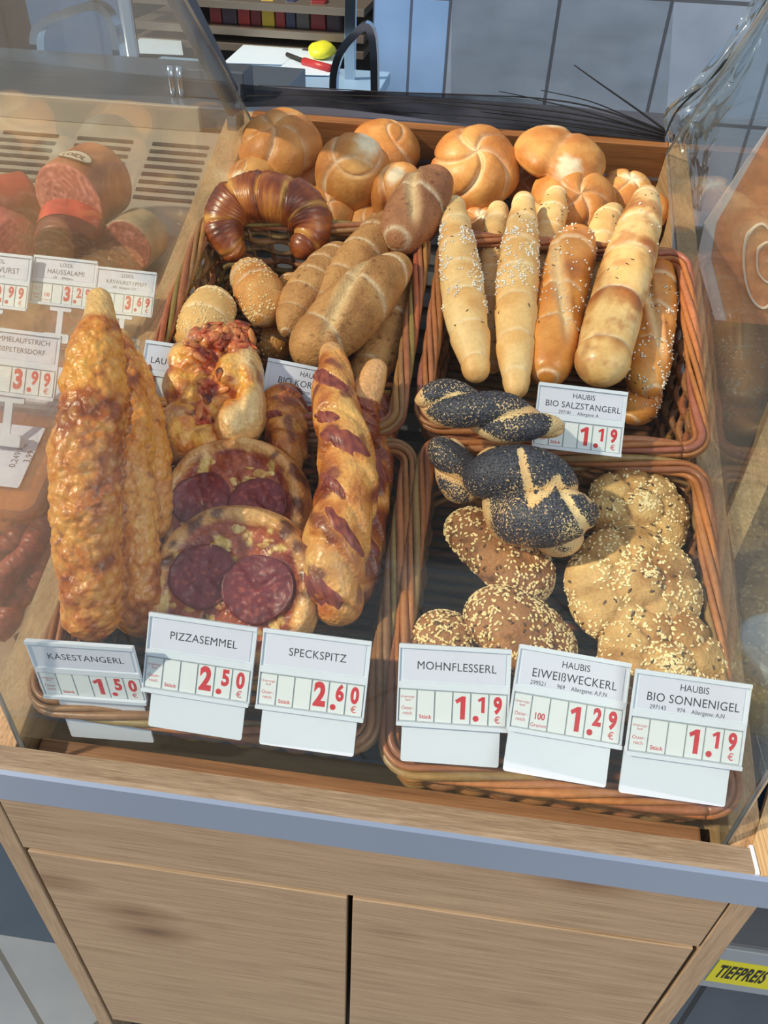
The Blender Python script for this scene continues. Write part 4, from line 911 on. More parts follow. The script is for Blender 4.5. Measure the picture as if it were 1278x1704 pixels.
def price_tag(label, ctr, X, Y, W, name, top='', small='', unit='Stück', digits='119', plate=True, plx=(-.45, .42), stem=False, group=None, pl_len=.34, nsize=.105, origin_cell=True, faded=False):
    if 'salt sticks' in label: ctr = CAM+.935*(np.asarray(ctr)-CAM); W = W*.935
    if group and 'front' in group: ctr = CAM+.955*(np.asarray(ctr)-CAM); W = W*.955
    X = nrm(X); Y = np.asarray(Y, float); Y = nrm(Y-(Y@X)*X); N = np.cross(X, Y); c = np.asarray(ctr, float)
    P = lambda x, y, z=0: c+X*x*W+Y*y*W+N*z*W
    g = thing('price_tag', label, 'price tag', P(0, -.36-(pl_len if plate else 0)), group)
    def slab(mb, x0, y0, x1, y1, z0, z1, r=.008): mb.prism([P(x, y, z0) for x, y in rrect(x0, y0, x1, y1, r)], N*(z1-z0)*W)
    mb = MB(); slab(mb, -.5, -.365, .5, .365, -.022, -.004); slab(mb, -.5, .33, .5, .368, -.004, .022); slab(mb, -.49, -.035, .49, .028, -.004, .012); slab(mb, -.5, -.372, .5, -.335, -.004, .034)
    slab(mb, -.5, -.35, -.488, .35, -.004, .012, .004); slab(mb, .488, -.35, .5, .35, -.004, .012, .004)
    mb.build('holder', PLAST, g)
    mb = MB(); slab(mb, -.455, .04, .455, .318, -.004, .002, .004); mb.build('name_card', CARD, g)
    mb = MB(); slab(mb, -.486, -.332, .480, -.04, -.004, -.001, .003); mb.build('slot_backing', FROST, g)
    cw = .961/6; mb_list = []
    for k_ in range(6):
        mb = MB(); slab(mb, -.483+k_*cw+.008, -.326, -.483+(k_+1)*cw-.006, -.050, -.001, .006, .006); mb.build('price_flap', CELL, g)
    def put(mb, s, x, y, size, z, **k2):
        V, F = text_geo(s, size, **k2)
        if len(V): mb.add([P(x+v[0], y+v[1], z) for v in V], F, None, False)
    blk = MB(); cy = .175 if not top else .145
    put(blk, name, 0.02, cy, nsize, .003, sx=.92, space=1.05)
    if top: put(blk, top, .02, .255, .082, .003, sx=.92)
    if small:
        put(blk, small, -.02, .062, .052, .003, sx=.92)
    blk.build('name_lettering', INK, g)
    rd = MB(); xc = lambda k_: -.483+(k_+.5)*cw
    if origin_cell:
        put(rd, 'Ursprungs-', xc(0), -.110, .030, .0068); put(rd, 'land', xc(0), -.140, .030, .0068); put(rd, 'Öster-', xc(0), -.215, .042, .0068); put(rd, 'reich', xc(0), -.260, .042, .0068)
    if unit == 'Stück': put(rd, 'Stück', xc(1), -.285, .050, .0068, bold=.0008)
    elif unit: put(rd, '100', xc(1), -.215, .078, .0068, sx=.85, bold=.002); put(rd, unit, xc(1), -.290, .046, .0068)
    def digit(ch, x, y, size, bd):
        if ch != '1': return put(rd, ch, x, y, size, .0068, bold=bd, sx=.74)
        q = [(-.03, -.36), (.12, -.36), (.12, .36), (.0, .36), (-.20, .23), (-.15, .12), (-.03, .19)]
        rd.add([P(x+a_*size, y+b_*size, .0068) for a_, b_ in q], [(0, 1, 2, 3, 6), (3, 4, 5, 6)], None, False)
    digit(digits[0], xc(3), -.182, .29, .014)
    digit(digits[1], xc(4)+.022, -.145, .20, .009)
    dot = [P(xc(4)-.03+.027*math.cos(a), -.272+.027*math.sin(a), .0068) for a in np.linspace(0, 2*math.pi, 20, endpoint=False)]; rd.add(dot, [tuple(range(20))], None, False)
    digit(digits[2], xc(5), -.150, .20, .009); put(rd, '€', xc(5), -.275, .085, .0068, bold=.0006)
    rd.build('price_lettering', RED, g)
    if plate:
        mb = MB(); slab(mb, plx[0], -.37-pl_len, plx[1], -.30, -.040, -.024, .022); mb.build('base_plate', PLAST, g)
    if stem:
        mb = MB(); slab(mb, -.17, -.44, .17, -.37, -.03, .0, .02); slab(mb, -.045, -.80, .045, -.42, -.03, -.005, .01)
        slab(mb, -.20, -.93, .20, -.79, -.05, .06, .03); mb.build('stand', PLAST, g)
    return g
FG = 'price tags along the tray front'
price_tag('leftmost front price tag, for cheese sticks at 1.50', [0.0995, 0.0666, 0.9175], [0.9983, 0.0341, 0.047], [-0.0491, 0.0648, 0.9967], .0934, 'KÄSESTANGERL', digits='150', group=FG, pl_len=.62, plx=(-.40, .44))
price_tag('front price tag for pizza rolls at 2.50', [0.1943, 0.0828, 0.9335], [0.9996, -0.0112, -0.0242], [0.0264, 0.5556, 0.8311], .0937, 'PIZZASEMMEL', digits='250', group=FG, plx=(-.42, .46))
price_tag('front price tag for bacon pastries at 2.60', [0.2926, 0.082, 0.9332], [0.9998, -0.0144, 0.0128], [-0.0012, 0.6185, 0.7858], .0922, 'SPECKSPITZ', digits='260', group=FG, plx=(-.44, .44))
price_tag('front price tag for poppy rolls, just right of the middle gap', [0.4099, 0.0862, 0.9346], [0.9976, 0.0268, 0.0645], [-0.0675, 0.6083, 0.7908], .0928, 'MOHNFLESSERL', digits='119', group=FG, plx=(-.45, .43))
price_tag('front price tag for protein rolls at 1.29 per 100 grams', [0.5056, 0.0906, 0.9361], [0.9905, 0.0452, -0.1297], [0.0514, 0.7539, 0.6549], .0953, 'EIWEIßWECKERL', 'HAUBIS', '299521       969    Allergene: A,F,N', 'Gramm', '129', group=FG, plx=(-.48, .42))
price_tag('rightmost front price tag, for flower rolls at 1.19', [0.6009, 0.0844, 0.934], [0.9971, 0.0362, -0.0671], [0.0272, 0.6534, 0.7566], .0946, 'BIO SONNENIGEL', 'HAUBIS', '297143       974    Allergene: A,N', digits='119', group=FG, plx=(-.50, .42))
price_tag('price tag for salt sticks leaning between the two right baskets', [0.5153, 0.3839, 1.0187], [0.9983, 0.03, -0.040], [-0.03, 0.6667, 0.7423], .0925, 'BIO SALZSTANGERL', 'HAUBIS', '297181     Allergene: A', digits='119', plate=False, nsize=.098)
price_tag('price tag half hidden behind the pizza twist at the left wall', [0.0911, 0.393, 1.0165], [0.9797, 0.1029, -0.1095], [-0.0231, 0.7282, 0.685], .0952, 'LAUGENSTANGERL', 'HAUBIS', '', digits='119', pl_len=.2)
price_tag('price tag half hidden behind the tallest bacon pastry', [0.2253, 0.3819, 1.0127], [0.9963, -0.0397, -0.0909], [0.0462, 0.6186, 0.779], .0934, 'BIO KORNSPITZ', 'HAUBIS', 'Allergene: A', digits='119', pl_len=.2)
LG = 'price tags on stands among the sausages'
def ltag(label, px, py, w_, W, **k): 
    c = TP(px, py, w_); price_tag(label, c, k.pop('X', (1, .0, -.02)), (0, .62, .78), W, stem=k.pop('stem', True), plate=False, group=LG, **k)
ltag('sausage price tag at the left edge, reading 2.99', -10, 466, .045, .088, name='EXTRAWURST', top='LOIDL', small='100  Allergene: A', digits='299', unit='Gramm')
ltag('price tag for house salami reading 3.29', 106, 470, .040, .078, name='HAUSSALAMI', top='LOIDL', small='100     Allergene', digits='329', unit='Gramm')
ltag('price tag for peppered cheese sausage reading 3.69', 208, 486, .038, .072, name='KÄSWURST I.PFEFF.', top='LOIDL', small='100   Allergene: A,M', digits='369', unit='', nsize=.085)
ltag('price tag for the spread tubs reading 3.99', 22, 604, .075, .094, name='GROßPETERSDORF', top='GRAMMELAUFSTRICH', small='', digits='399', unit='Stück', X=(1, .05, -.06), nsize=.08)

# ------------------------------------------------------------------ sausage compartment on the left
st = thing('chilled_sausage_tray', 'sloping tray of the sausage compartment left of the bread', 'display tray', T(-.3, .3, -.1))
tbox(-.62, -.002, -.008, .735, -.085, -.062, 0).build('tray_floor', plain('worn_beige_tray', (150, 122, 98), .45, .1, var=.2, bs=120), st)
A0, B0 = T(0, .735, -.062), np.array([0, .945, 1.118])
m = MB().prism([(-.62, A0[1], A0[2]), (-.62, B0[1], B0[2]), (-.62, B0[1], B0[2]-.02), (-.62, A0[1], A0[2]-.02)], (.618, 0, 0)); m.build('rear_grille', plain('grille_plate', (172, 158, 140), .4, .3), st)
m = MB(); dv = (B0-A0)
for cx in range(5):
    for r_ in range(8):
        o_ = A0+dv*(.30+.075*r_)+np.array([-.60+cx*.12, 0, .0004]); m.box(o_, (.088, 0, 0), dv*.028, (0, 0, .0015))
m.build('grille_slots', plain('slot_shadow_void', (48, 40, 40), .7), st)
MB().box((-.62, .945, 1.118), (.567, 0, 0), (0, .012, 0), (0, 0, .034), .001).build('steel_lip', plain('pale_lip', (196, 186, 170), .35, .3), st)
deck = thing('steel_deck', 'flat brushed steel deck behind the sausage compartment', 'steel counter', (-.3, 1.1, .9))
MB().box((-.9, .957, 1.12), (.945, 0, 0), (0, .32, 0), (0, 0, .031), .0012).build('deck_top', STEEL, deck)
MB().box((-.9, .97, 0), (.93, 0, 0), (0, .30, 0), (0, 0, 1.12)).build('deck_base', plain('dark_deck_base', (62, 64, 70), .5), deck)
hb = thing('hinge_block', 'small grey metal block with chrome hinge on the steel deck', 'hinge', PL(380, 165, 2, 1.152))
c0 = PL(300, 160, 2, 1.152); MB().box(c0, (.105, 0, 0), (0, .06, 0), (0, 0, .040), .002).build('block', plain('grey_metal_block', (96, 102, 112), .35, .5), hb)
m = MB()
for dx in (-.010, .004): m.tube([c0+np.array([dx, -.004, z]) for z in (0.001, .012, .026, .044)], .005, 10)
m.build('hinge_barrel', CHROME, hb)

def log(label, name, face, back, r, seed, facecol, skincol, w0=None, flat=1.0, tape=None):
    """cut sausage: face & back = (px,py,w); r radius px"""
    a = TP(*face); b = TP(*back); R = r*depth(a)/FPX; t = nrm(b-a); sd_ = nrm(np.cross(t, EW)); up = np.cross(sd_, t)
    g = thing(name, label, 'sausage', (a+b)/2-up*R); nu, nv = 40, 56; V = []; F = []; C = []
    for i in range(nu+1):
        q = i/nu; rr = R*(1 if q < .8 else math.sqrt(max(0, 1-((q-.8)/.2)**2))) if q > .03 else R*(.96+q)
        for j in range(nv):
            an = 2*math.pi*j/nv; p = a+(b-a)*q; d_ = math.cos(an)*sd_+math.sin(an)*up*flat; x = p+rr*d_*(1+.04*fbm(p+d_*R, 22, seed)); V.append(x)
            C.append(mix(skincol, tuple(y*.6 for y in skincol), .4+fbm(x, 40, seed)))
    F = [(i*nv+j, i*nv+(j+1) % nv, (i+1)*nv+(j+1) % nv, (i+1)*nv+j) for i in range(nu) for j in range(nv)]
    sf = finish(V, F, [0]*len(V), [0]*len(V), C); MB().add(sf.V, sf.F, sf.C, True).build('casing', MEAT, g)
    V = [a-t*.0006]; C = [facecol]; F = []; nr = 26
    for i in range(1, nr+1):
        for j in range(nv):
            an = 2*math.pi*j/nv; p = a+R*.965*i/nr*(math.cos(an)*sd_+math.sin(an)*up*flat)-t*.0006; p = p+t*.0012*(i == nr); V.append(p)
            x = fbm(p, 190, seed); c_ = mix(facecol, tuple(min(1, y*1.5+.08) for y in facecol), ss(.02, .35, x)); C.append(mix(c_, tuple(y*.6 for y in facecol), ss(.05, .4, -x)*.7))
    for j in range(nv): F.append((0, 1+(j+1) % nv, 1+j))
    for i in range(nr-1):
        for j in range(nv): F.append((1+i*nv+j, 1+i*nv+(j+1) % nv, 1+(i+1)*nv+(j+1) % nv, 1+(i+1)*nv+j))
    MB().add(V, F, C, True).build('cut_face', MEAT, g)
    return g, a, b, R, t, sd_, up
PINK, SKIN = lin((216, 120, 100)), lin((196, 116, 78))
lg = log('largest sausage, a thick pink log with a speckled cut face', 'bologna_sausage', (114, 334, .030), (176, 292, .002), 62, 1, lin((214, 128, 108)), lin((196, 122, 84)))
g, a, b, R, t, sd_, up = lg
def onlog(x, an, k_=1.02): p = a+(b-a)*x; return p+R*k_*(math.cos(an)*sd_+math.sin(an)*up)
def patch(g_, x0, x1, a0_, a1_, k_, m_, name, oval=False):
    V = []; F = []; n1, n2 = 12, 16
    for i in range(n1+1):
        for j in range(n2+1):
            x = -1+2*i/n1; y = -1+2*j/n2
            if oval: x, y = x*math.sqrt(1-y*y/2), y*math.sqrt(1-x*x/2)
            V.append(onlog((x0+x1)/2+x*(x1-x0)/2, (a0_+a1_)/2+y*(a1_-a0_)/2, k_))
    F = [(i*(n2+1)+j, i*(n2+1)+j+1, (i+1)*(n2+1)+j+1, (i+1)*(n2+1)+j) for i in range(n1) for j in range(n2)]
    return MB().add(V, F).build(name, m_, g_)
patch(g, .12, .42, 1.0, 1.95, 1.045, plain('dark_label_print', (104, 72, 60), .4), 'oval_label', True)
patch(g, .145, .395, 1.04, 1.91, 1.05, plain('cream_label', (226, 208, 180), .4), 'label_centre', True)
V, F = text_geo('LOIDL', 1.0, bold=.02)
MB().add([onlog(.245+v[1]*.14, 1.475-v[0]*.22, 1.055) for v in V], F, None, False).build('label_lettering', plain('label_ink', (60, 40, 36), .5), g)
log('orange-red sausage at the left edge behind the pink cut one', 'smoked_sausage', (-20, 345, -.010), (62, 330, -.025), 46, 2, lin((196, 84, 62)), lin((196, 82, 48)))
log('pink cut sausage at the left edge in front of the orange-red one', 'meat_sausage', (28, 408, -.010), (-50, 372, -.010), 48, 3, lin((216, 112, 108)), lin((206, 108, 92)))
g, a, b, R, t, sd_, up = log('dark brown ham sausage with a bright red top, in front of the largest', 'ham_sausage', (116, 420, -.008), (128, 376, -.002), 58, 4, lin((116, 62, 50)), lin((126, 60, 44)))
patch(g, .45, 1.02, .5, 2.7, 1.02, plain('red_meat_top', (206, 78, 54), .35, var=.2, bs=200), 'red_rind')
g, a, b, R, t, sd_, up = log('reddish salami with white mouldy skin at its rear, nearest the oak bar', 'salami', (212, 410, -.008), (246, 384, -.026), 44, 5, lin((158, 84, 68)), lin((196, 168, 130)))
# thin smoked sticks
for i, (p0, p1) in enumerate([((92, 812, -.02), (-30, 960, -.03)), ((100, 850, -.012), (-20, 1000, -.02)), ((96, 905, -.03), (-10, 1060, -.04))]):
    c0, c1 = TP(*p0), TP(*p1); ob = []
    rr = .0125; n = 120; V = []; F = []; C = []
    path = [c0+(c1-c0)*k_/(n-1)+EU*.003*math.sin(k_*.12+i) for k_ in range(n)]
    mb = MB(); mb.tube(path, [rr*math.sqrt(max(.05, min(1, k_/4, (n-1-k_)/4))) for k_ in range(n)], 18)
    mb.v = [tuple(np.array(v)+EW*.0016*nz((v[0]*5, v[1]*5, v[2]*5), 60)+EU*.0010*nz((v[0], v[1], v[2]), 260)) for v in mb.v]
    mb.c = [mix(lin((176, 84, 58)), lin((118, 46, 34)), .5+1.2*fbm(v, 120)) for v in mb.v]
    o = mb.build('smoked_stick_sausage', MEAT, None, c0)
    tag(o, ['upper thin wrinkled smoked sausage under the spread tubs', 'middle thin wrinkled smoked sausage beside the oak bar', 'lowest thin wrinkled smoked sausage, in shade by the oak bar'][i], 'sausage', 'thin smoked sausages in the left compartment')
# plastic tubs of spread
TUB = glassmat('tub_plastic', .05, (248, 206, 160), .10, refl=.6)
SPREAD = plain('orange_spread', (236, 128, 30), .4, 0, .4, .2, 60, .08)
def tub(label, px, py, w_, su, sv, h, lettering):
    c = TP(px, py, w_); g = thing('spread_tub', label, 'plastic tub', c-EW*h, 'plastic tubs of orange spread')
    def ringp(k_, z, r): return [c+EU*x+EV*y+EW*z for x, y in rrect(-su/2*k_, -sv/2*k_, su/2*k_, sv/2*k_, r, 6)]
    mb = MB(); Ps = [ringp(.84, -h, .014), ringp(.88, -h*.55, .016), ringp(.96, -.006, .02), ringp(1.03, -.003, .022), ringp(1.03, .002, .022), ringp(.97, .003, .02), ringp(.93, -.002, .02)]
    n = len(Ps[0]); V = [p for r_ in Ps for p in r_]; F = [(i*n+j, i*n+(j+1) % n, (i+1)*n+(j+1) % n, (i+1)*n+j) for i in range(len(Ps)-1) for j in range(n)]
    mb.add(V, F, None, True); mb.build('tub_wall', TUB, g)
    MB().prism(ringp(.93, -.003, .02), EW*.0015).build('lid', TUB, g)
    MB().prism(ringp(.82, -h+.002, .014), EW*(h-.010)).build('spread_filling', SPREAD, g)
    o = MB().prism([c+EU*x+EV*y+EW*-.001 for x, y in rrect(-su*.16, -sv*.26, su*.30, sv*.26, .002)], EW*.0005); lb = o.build('paper_label', CARD, g)
    mb = MB()
    for k_, s_ in enumerate(lettering):
        V, F = text_geo(s_, .010, sx=.9); mb.add([c+EU*(su*.28-k_*.013-v[1])+EV*(v[0])-EW*.0003 for v in V], F, None, False)
    if mb.v: mb.build('label_lettering', INK, lb)
tub('rear spread tub behind its price tag, near the oak bar', 34, 640, .012, .185, .120, .055, [])
tub('front spread tub with a white label on its lid, at the left edge', -24, 752, .022, .170, .150, .06, ['3,99', '0,249 kg'])

# ------------------------------------------------------------------ behind the tray
lb = thing('rear_ledge', 'dark grey ledge behind the bread tray under the netting', 'ledge', (.35, 1.0, 1.0))
MB().box((.034, T(0, .951, 0)[1], 1.10), (.66, 0, 0), (0, .19, 0), (0, 0, .052), .001).build('ledge_top', plain('grey_ledge', (92, 88, 98), .45, .2), lb)
MB().box((.034, T(0, .951, 0)[1]+.03, 0), (.66, 0, 0), (0, .15, 0), (0, 0, 1.10)).build('ledge_base', plain('ledge_dark', (54, 54, 60), .6), lb)
# black netting gathered to the right rear corner
NY = .935
net = thing('black_netting', 'sheer black netting pulled into pleats at the right rear corner', 'netting', PL(1105, 228, 1, NY))
Gp = PL(1106, 228, 1, NY)
def netpt(px, py, y): return PL(px, py, 1, y)
L1 = [(400, 140), (520, 150), (640, 152), (780, 158), (900, 168), (1010, 190), (1106, 218)]
L2 = [(400, 178), (520, 178), (640, 190), (780, 208), (900, 222), (1010, 234), (1106, 242)]
m = MB(); V = []; F = []; nr = 14
up_ = catmull([[*p, 0] for p in L1], 70)[:, :2]; dn_ = catmull([[*p, 0] for p in L2], 70)[:, :2]
for i in range(70):
    for j in range(nr):
        q = j/(nr-1); x, y = up_[i]*(1-q)+dn_[i]*q; V.append(netpt(x, y, NY+.006*math.sin(j*2.2+i*.05)))
F = [(i*nr+j, i*nr+j+1, (i+1)*nr+j+1, (i+1)*nr+j) for i in range(69) for j in range(nr-1)]
m.add(V, F); m.build('gathered_hem', NET, net)
m = MB(); V = [netpt(*p, NY+.01) for p in [(750, 156), (900, 168), (1010, 190), (1106, 218), (1112, 150), (1118, 60), (1122, -20), (1000, -20), (860, -20), (752, -20)]]
m.add(V, [tuple(range(10))]); m.build('sheer_veil', NET2, net)
m = MB(); rnd = random.Random(3)
lines = [[(1106, 221), (1000, 182), (900, 164), (760, 157), (640, 153), (520, 146), (430, 142)], [(1106, 225), (990, 196), (880, 180), (740, 168), (620, 160), (500, 158), (410, 160)],
         [(1106, 228), (1000, 206), (900, 192), (780, 178), (700, 170), (600, 172), (520, 162)], [(1106, 232), (980, 214), (860, 200), (760, 192), (660, 186)], [(1106, 236), (1000, 224), (900, 212), (820, 204)],
         [(1106, 240), (1000, 234), (900, 226), (800, 212)], [(1108, 217), (1060, 182), (1000, 140), (955, 108)], [(1108, 219), (1050, 196), (980, 168), (900, 150)], [(1106, 223), (1040, 205), (960, 182), (870, 160), (830, 152)], [(1106, 230), (1020, 216), (950, 206), (880, 196), (800, 186)]]
for k_, ln in enumerate(lines):
    P = catmull([[*p, 0] for p in ln], 40)[:, :2]; path = [netpt(x, y, NY-.004-.001*(k_ % 3)) for x, y in P]; r0 = .0010 if k_ != 6 else .0013
    m.tube(path, [r0*(1.25-.7*i/39) for i in range(40)], 6)
m.build('pleat', NETP, net)['kind'] = 'stuff'

# glass-holder strip & worktop with papers seen over the rear
wt = thing('rear_worktop', 'pale blue worktop behind the counter strewn with papers', 'worktop', (.0, 1.6, .6))
MB().box((-.55, 1.38, .96), (.655, 0, 0), (0, .75, 0), (0, 0, .03), .002).build('top', plain('pale_blue_top', (150, 182, 214), .35), wt)
MB().box((-.53, 1.40, .3), (.62, 0, 0), (0, .7, 0), (0, 0, .66)).build('base', plain('blue_grey_base', (70, 80, 94), .5), wt)
def sheet(label, px, z, m_=None):
    P = [PL(x, y, 2, z) for x, y in px]; o = MB().prism(P, (0, 0, .0012)).build('paper_sheet', m_ or plain('paper_white', (222, 236, 250), .5), None, P[0]); tag(o, label, 'paper', 'papers on the rear worktop')
sheet('white paper sheet left of the glass bracket', [(205, 88), (248, 52), (300, 60), (305, 92)], .9915)
sheet('long pale paper sheet lying across the worktop', [(372, 105), (420, 62), (520, 70), (470, 108)], .9920)
sheet('pale folded sheet beside the yellow tool', [(452, 124), (500, 84), (560, 92), (548, 126)], .9935)
tg = thing('food_tongs', 'red handled tool with a bright yellow head on the papers', 'tool', PL(530, 100, 2, .996))
m = MB(); blobm(m, PL(536, 98, 2, .992)+np.array([0, 0, .022]), np.array([.040, 0, 0]), np.array([0, .05, .004]), np.array([0, 0, .020]), 3, lambda p, z: (1, 1, 1), .3, 30); m.build('yellow_head', plain('bright_yellow', (226, 222, 52), .4), tg)
m = MB(); m.tube([PL(506, 104, 2, 1.0)+np.array([0, 0, .002]), PL(550, 116, 2, 1.0)+np.array([0, 0, .002])], .011, 12); m.build('red_grip', plain('tool_red', (176, 44, 48), .4), tg)
m = MB(); m.tube([PL(478, 92, 2, 1.0)+np.array([0, 0, .002]), PL(506, 103, 2, 1.0)+np.array([0, 0, .002])], .006, 10); m.build('dark_handle', DARK, tg)
def bandloop(label, pts, y, wd=.03):
    P = catmull([[*PL(a_, b_, 1, y)] for a_, b_ in pts], 50); V = []; F = []; n = 50
    Tn = np.gradient(P, axis=0)
    for i in range(n):
        t = nrm(Tn[i]); nn = nrm(np.cross(t, (0, 1, 0)))
        for dy, dn in ((0, -.004), (wd, -.004), (wd, .010), (0, .010)): V.append(P[i]+np.array([0, dy, 0])+nn*dn)
        if i:
            for j in range(4): F.append(((i-1)*4+j, (i-1)*4+(j+1) % 4, i*4+(j+1) % 4, i*4+j))
    F += [(0, 1, 2, 3), (n*4-1, n*4-2, n*4-3, n*4-4)]
    o = MB().add(V, F, None, False).build('metal_loop_handle', CHROME, None, P[0]); tag(o, label, 'handle', 'bent flat metal handles behind the counter')
bandloop('bent metal loop handle at the left behind the steel deck', [(60, 100), (58, 62), (72, 42), (110, 26), (150, 14), (172, 24), (186, 56), (192, 100)], 1.30)
bandloop('bent metal loop handle by the blue tiled wall', [(556, 212), (556, 160), (558, 120), (570, 86), (592, 60), (608, 48), (616, 64), (619, 100), (620, 150), (620, 212)], 1.40)
def bgbox(name, label, cat, px0, px1, py0, py1, y, d_, m_, kind=None, group=None):
    a_, b_ = PL(px0, py1, 1, y), PL(px1, py0, 1, y); x0, x1 = a_[0], b_[0]; z0, z1 = a_[2], b_[2]
    o = MB().box((x0, y, z0), (x1-x0, 0, 0), (0, d_, 0), (0, 0, z1-z0), .001).build(name, m_, None, ((x0+x1)/2, y+d_/2, z0)); tag(o, label, cat, group); return o
bgbox('brown_cabinet', 'dark brown tall cabinet far behind at the left edge', 'cabinet', -160, 104, -90, 320, 2.5, .3, plain('dark_brown', (62, 46, 42), .5))
bgbox('upright_board', 'dull blue upright panel between the brown cabinet and the chrome post', 'panel', 106, 188, -80, 300, 2.45, .03, plain('dull_blue', (92, 122, 164), .5))
o = MB(); P0_ = PL(201, -40, 1, 1.8); o.tube([(P0_[0], 1.8, 0), (P0_[0], 1.8, P0_[2])], .018, 18); tag(o.build('chrome_post', CHROME, None, (P0_[0], 1.8, 0)), 'upright chrome post left of the glass bracket', 'post', 'chrome posts behind the counter')
o = MB(); P0_ = PL(583, -40, 1, 2.0); o.box((P0_[0]-.014, 2.0, 0), (.028, 0, 0), (0, .02, 0), (0, 0, P0_[2]), .001); tag(o.build('chrome_post', CHROME, None, (P0_[0], 2.0, 0)), 'square chrome post in front of the goods shelves', 'post', 'chrome posts behind the counter')
sh = thing('goods_shelf', 'dim metal shelf unit with coloured goods at the far back', 'shelf', (-.1, 2.4, 0))
xa, xb = PL(215, 20, 1, 2.35)[0], PL(606, 20, 1, 2.35)[0]
MB().box((xa, 2.72, 0), (xb-xa, 0, 0), (0, .02, 0), (0, 0, 1.7)).build('back_panel', plain('shelf_dark', (46, 42, 50), .6), sh)
SHM = plain('shelf_metal', (150, 136, 122), .3, .6)
zs = [PL(400, 78, 1, 2.35)[2], PL(400, 52, 1, 2.35)[2], PL(400, 8, 1, 2.35)[2]]
for i, z in enumerate(zs): MB().box((xa, 2.35, z-.012), (xb-xa, 0, 0), (0, .37, 0), (0, 0, .02), .001).build('shelf_board', SHM, sh)
cols = [(130, 30, 36), (60, 44, 60), (156, 36, 34), (110, 24, 30), (196, 168, 44), (150, 40, 40), (54, 60, 92), (90, 84, 84)]
rnd = random.Random(11); x = PL(350, 40, 1, 2.4)[0]; i = 0
while x < PL(545, 40, 1, 2.4)[0]:
    w_ = rnd.uniform(.030, .05); c_ = cols[i % 8]
    nm = {0: 'dark red', 1: 'plum', 2: 'bright red', 3: 'deep maroon', 4: 'yellow', 5: 'brick red', 6: 'navy', 7: 'grey'}[i % 8]
    h_ = rnd.uniform(.05, .075)
    o = MB().box((x, 2.40, zs[1]+.0085), (w_*.92, 0, 0), (0, .06, 0), (0, 0, h_), .004).build('goods_packet', plain('packet_'+str(i), c_, .4), None, (x+w_/2, 2.43, zs[1]+.0085))
    tag(o, ['%s packet on the dim shelf, number %s from the left' % (nm, q_) for q_ in (('one', 'two', 'three', 'four', 'five', 'six', 'seven', 'eight', 'nine', 'ten', 'eleven', 'twelve', 'thirteen', 'fourteen', 'fifteen', 'sixteen')[i % 16],)][0], 'packet', 'packets on the far shelf')
    x += w_; i += 1

# ------------------------------------------------------------------ to the right of the bread tray
nb = thing('neighbour_counter', 'oak framed counter standing at an angle right of the bread display', 'counter', PL(1300, 1300, 2, H-.05))
P = [PL(x_, y_, 2, H-.0008) for x_, y_ in ((1252, 1408), (1264, 1456), (1600, 1500), (1640, 1000), (1420, 1110), (1296, 1262))]
MB().prism(P, (0, 0, -.012)).build('angled_top', wood('oak_side_top', (204, 170, 122), (180, 144, 98), (220, 188, 140), 'y', .45, 1.3), nb)
a_, b_ = P[0], P[1]; nn_ = nrm(np.cross(b_-a_, (0, 0, 1)))*.0030
MB().prism([a_+(0, 0, .0014), b_+(0, 0, .0014), b_+nn_+(0, 0, .0014), a_+nn_+(0, 0, .0014)], (0, 0, -.012)).build('white_edging', PLAST, nb)
MB().box((1.35, .0, 0), (.3, 0, 0), (0, .5, 0), (0, 0, H-.03)).build('counter_body', plain('navy_body', (44, 58, 80), .5), nb)
BAR2 = wood('oak_angled_bar', (190, 154, 108), (164, 128, 84), (206, 172, 126), 'y', .5, 1.2)
nf = thing('angled_side_bar', 'oak bar meeting the tray side bar at a sharp angle on the right', 'wooden bar', T(.72, .4, -.05))
MB().prism([TP(x, y, -.002) for x, y in ((1209, 862), (1222, 932), (1345, 656), (1345, 530))], -EW*.05).build('bar', BAR2, nf)
# deli bay floor beyond the pane
MB().box(T(.69, -.02, -.17), EU*.6, EV*.98, EW*.02).build('bay_floor', plain('dim_brown_bay', (92, 76, 58), .5, var=.3, bs=40), None)
bf = bpy.data.objects['bay_floor']; bf.name = 'deli_bay_tray'; tag(bf, 'dim brown sloping tray of the next bay right of the glass', 'display tray')
cr_ = thing('blue_pack', 'dark blue flat pack with thin white lines, low behind the right glass corner', 'package', (.73, .09, .816))
c0 = np.array([.6758, .030, .8155]); MB().box(c0, (.13, 0, 0), (0, .13, 0), (0, 0, .012), .002).build('pack_body', plain('pack_blue', (26, 52, 84), .3), cr_)
m = MB(); c0 = c0+np.array([0, 0, .0122])
for dx in (.005, .0135, .030, .055): m.box(c0+np.array([dx, .001, 0]), (.0009, 0, 0), (0, .128, 0), (0, 0, .0004))
m.box(c0+np.array([.002, .045, 0]), (.12, 0, 0), (0, .0009, 0), (0, 0, .0005)); m.build('white_line', PLAST, cr_)
jr = thing('relish_jar', 'big olive jar with grey lid and green label beyond the right glass', 'jar', TP(1300, 1200, -.14))
jc = TP(1306, 1078, -.02); JR = .046; jb = jc-np.array([0, .0, .135])
def lathe(c_, prof, n=48):
    V = [c_+np.array([r_*math.cos(2*math.pi*j/n), r_*math.sin(2*math.pi*j/n), z]) for r_, z in prof for j in range(n)]
    F = [(i*n+j, i*n+(j+1) % n, (i+1)*n+(j+1) % n, (i+1)*n+j) for i in range(len(prof)-1) for j in range(n)]; return V, F
jp = jb+np.array([0, 0, 0])
V, F = lathe(jp, [(0, 0), (JR*.95, 0), (JR, .006), (JR, .10), (JR*.9, .112), (JR*.86, .12), (0, .12)]); MB().add(V, F).build('jar_body', plain('olive_mustard', (150, 128, 52), .2, 0, .6), jr)
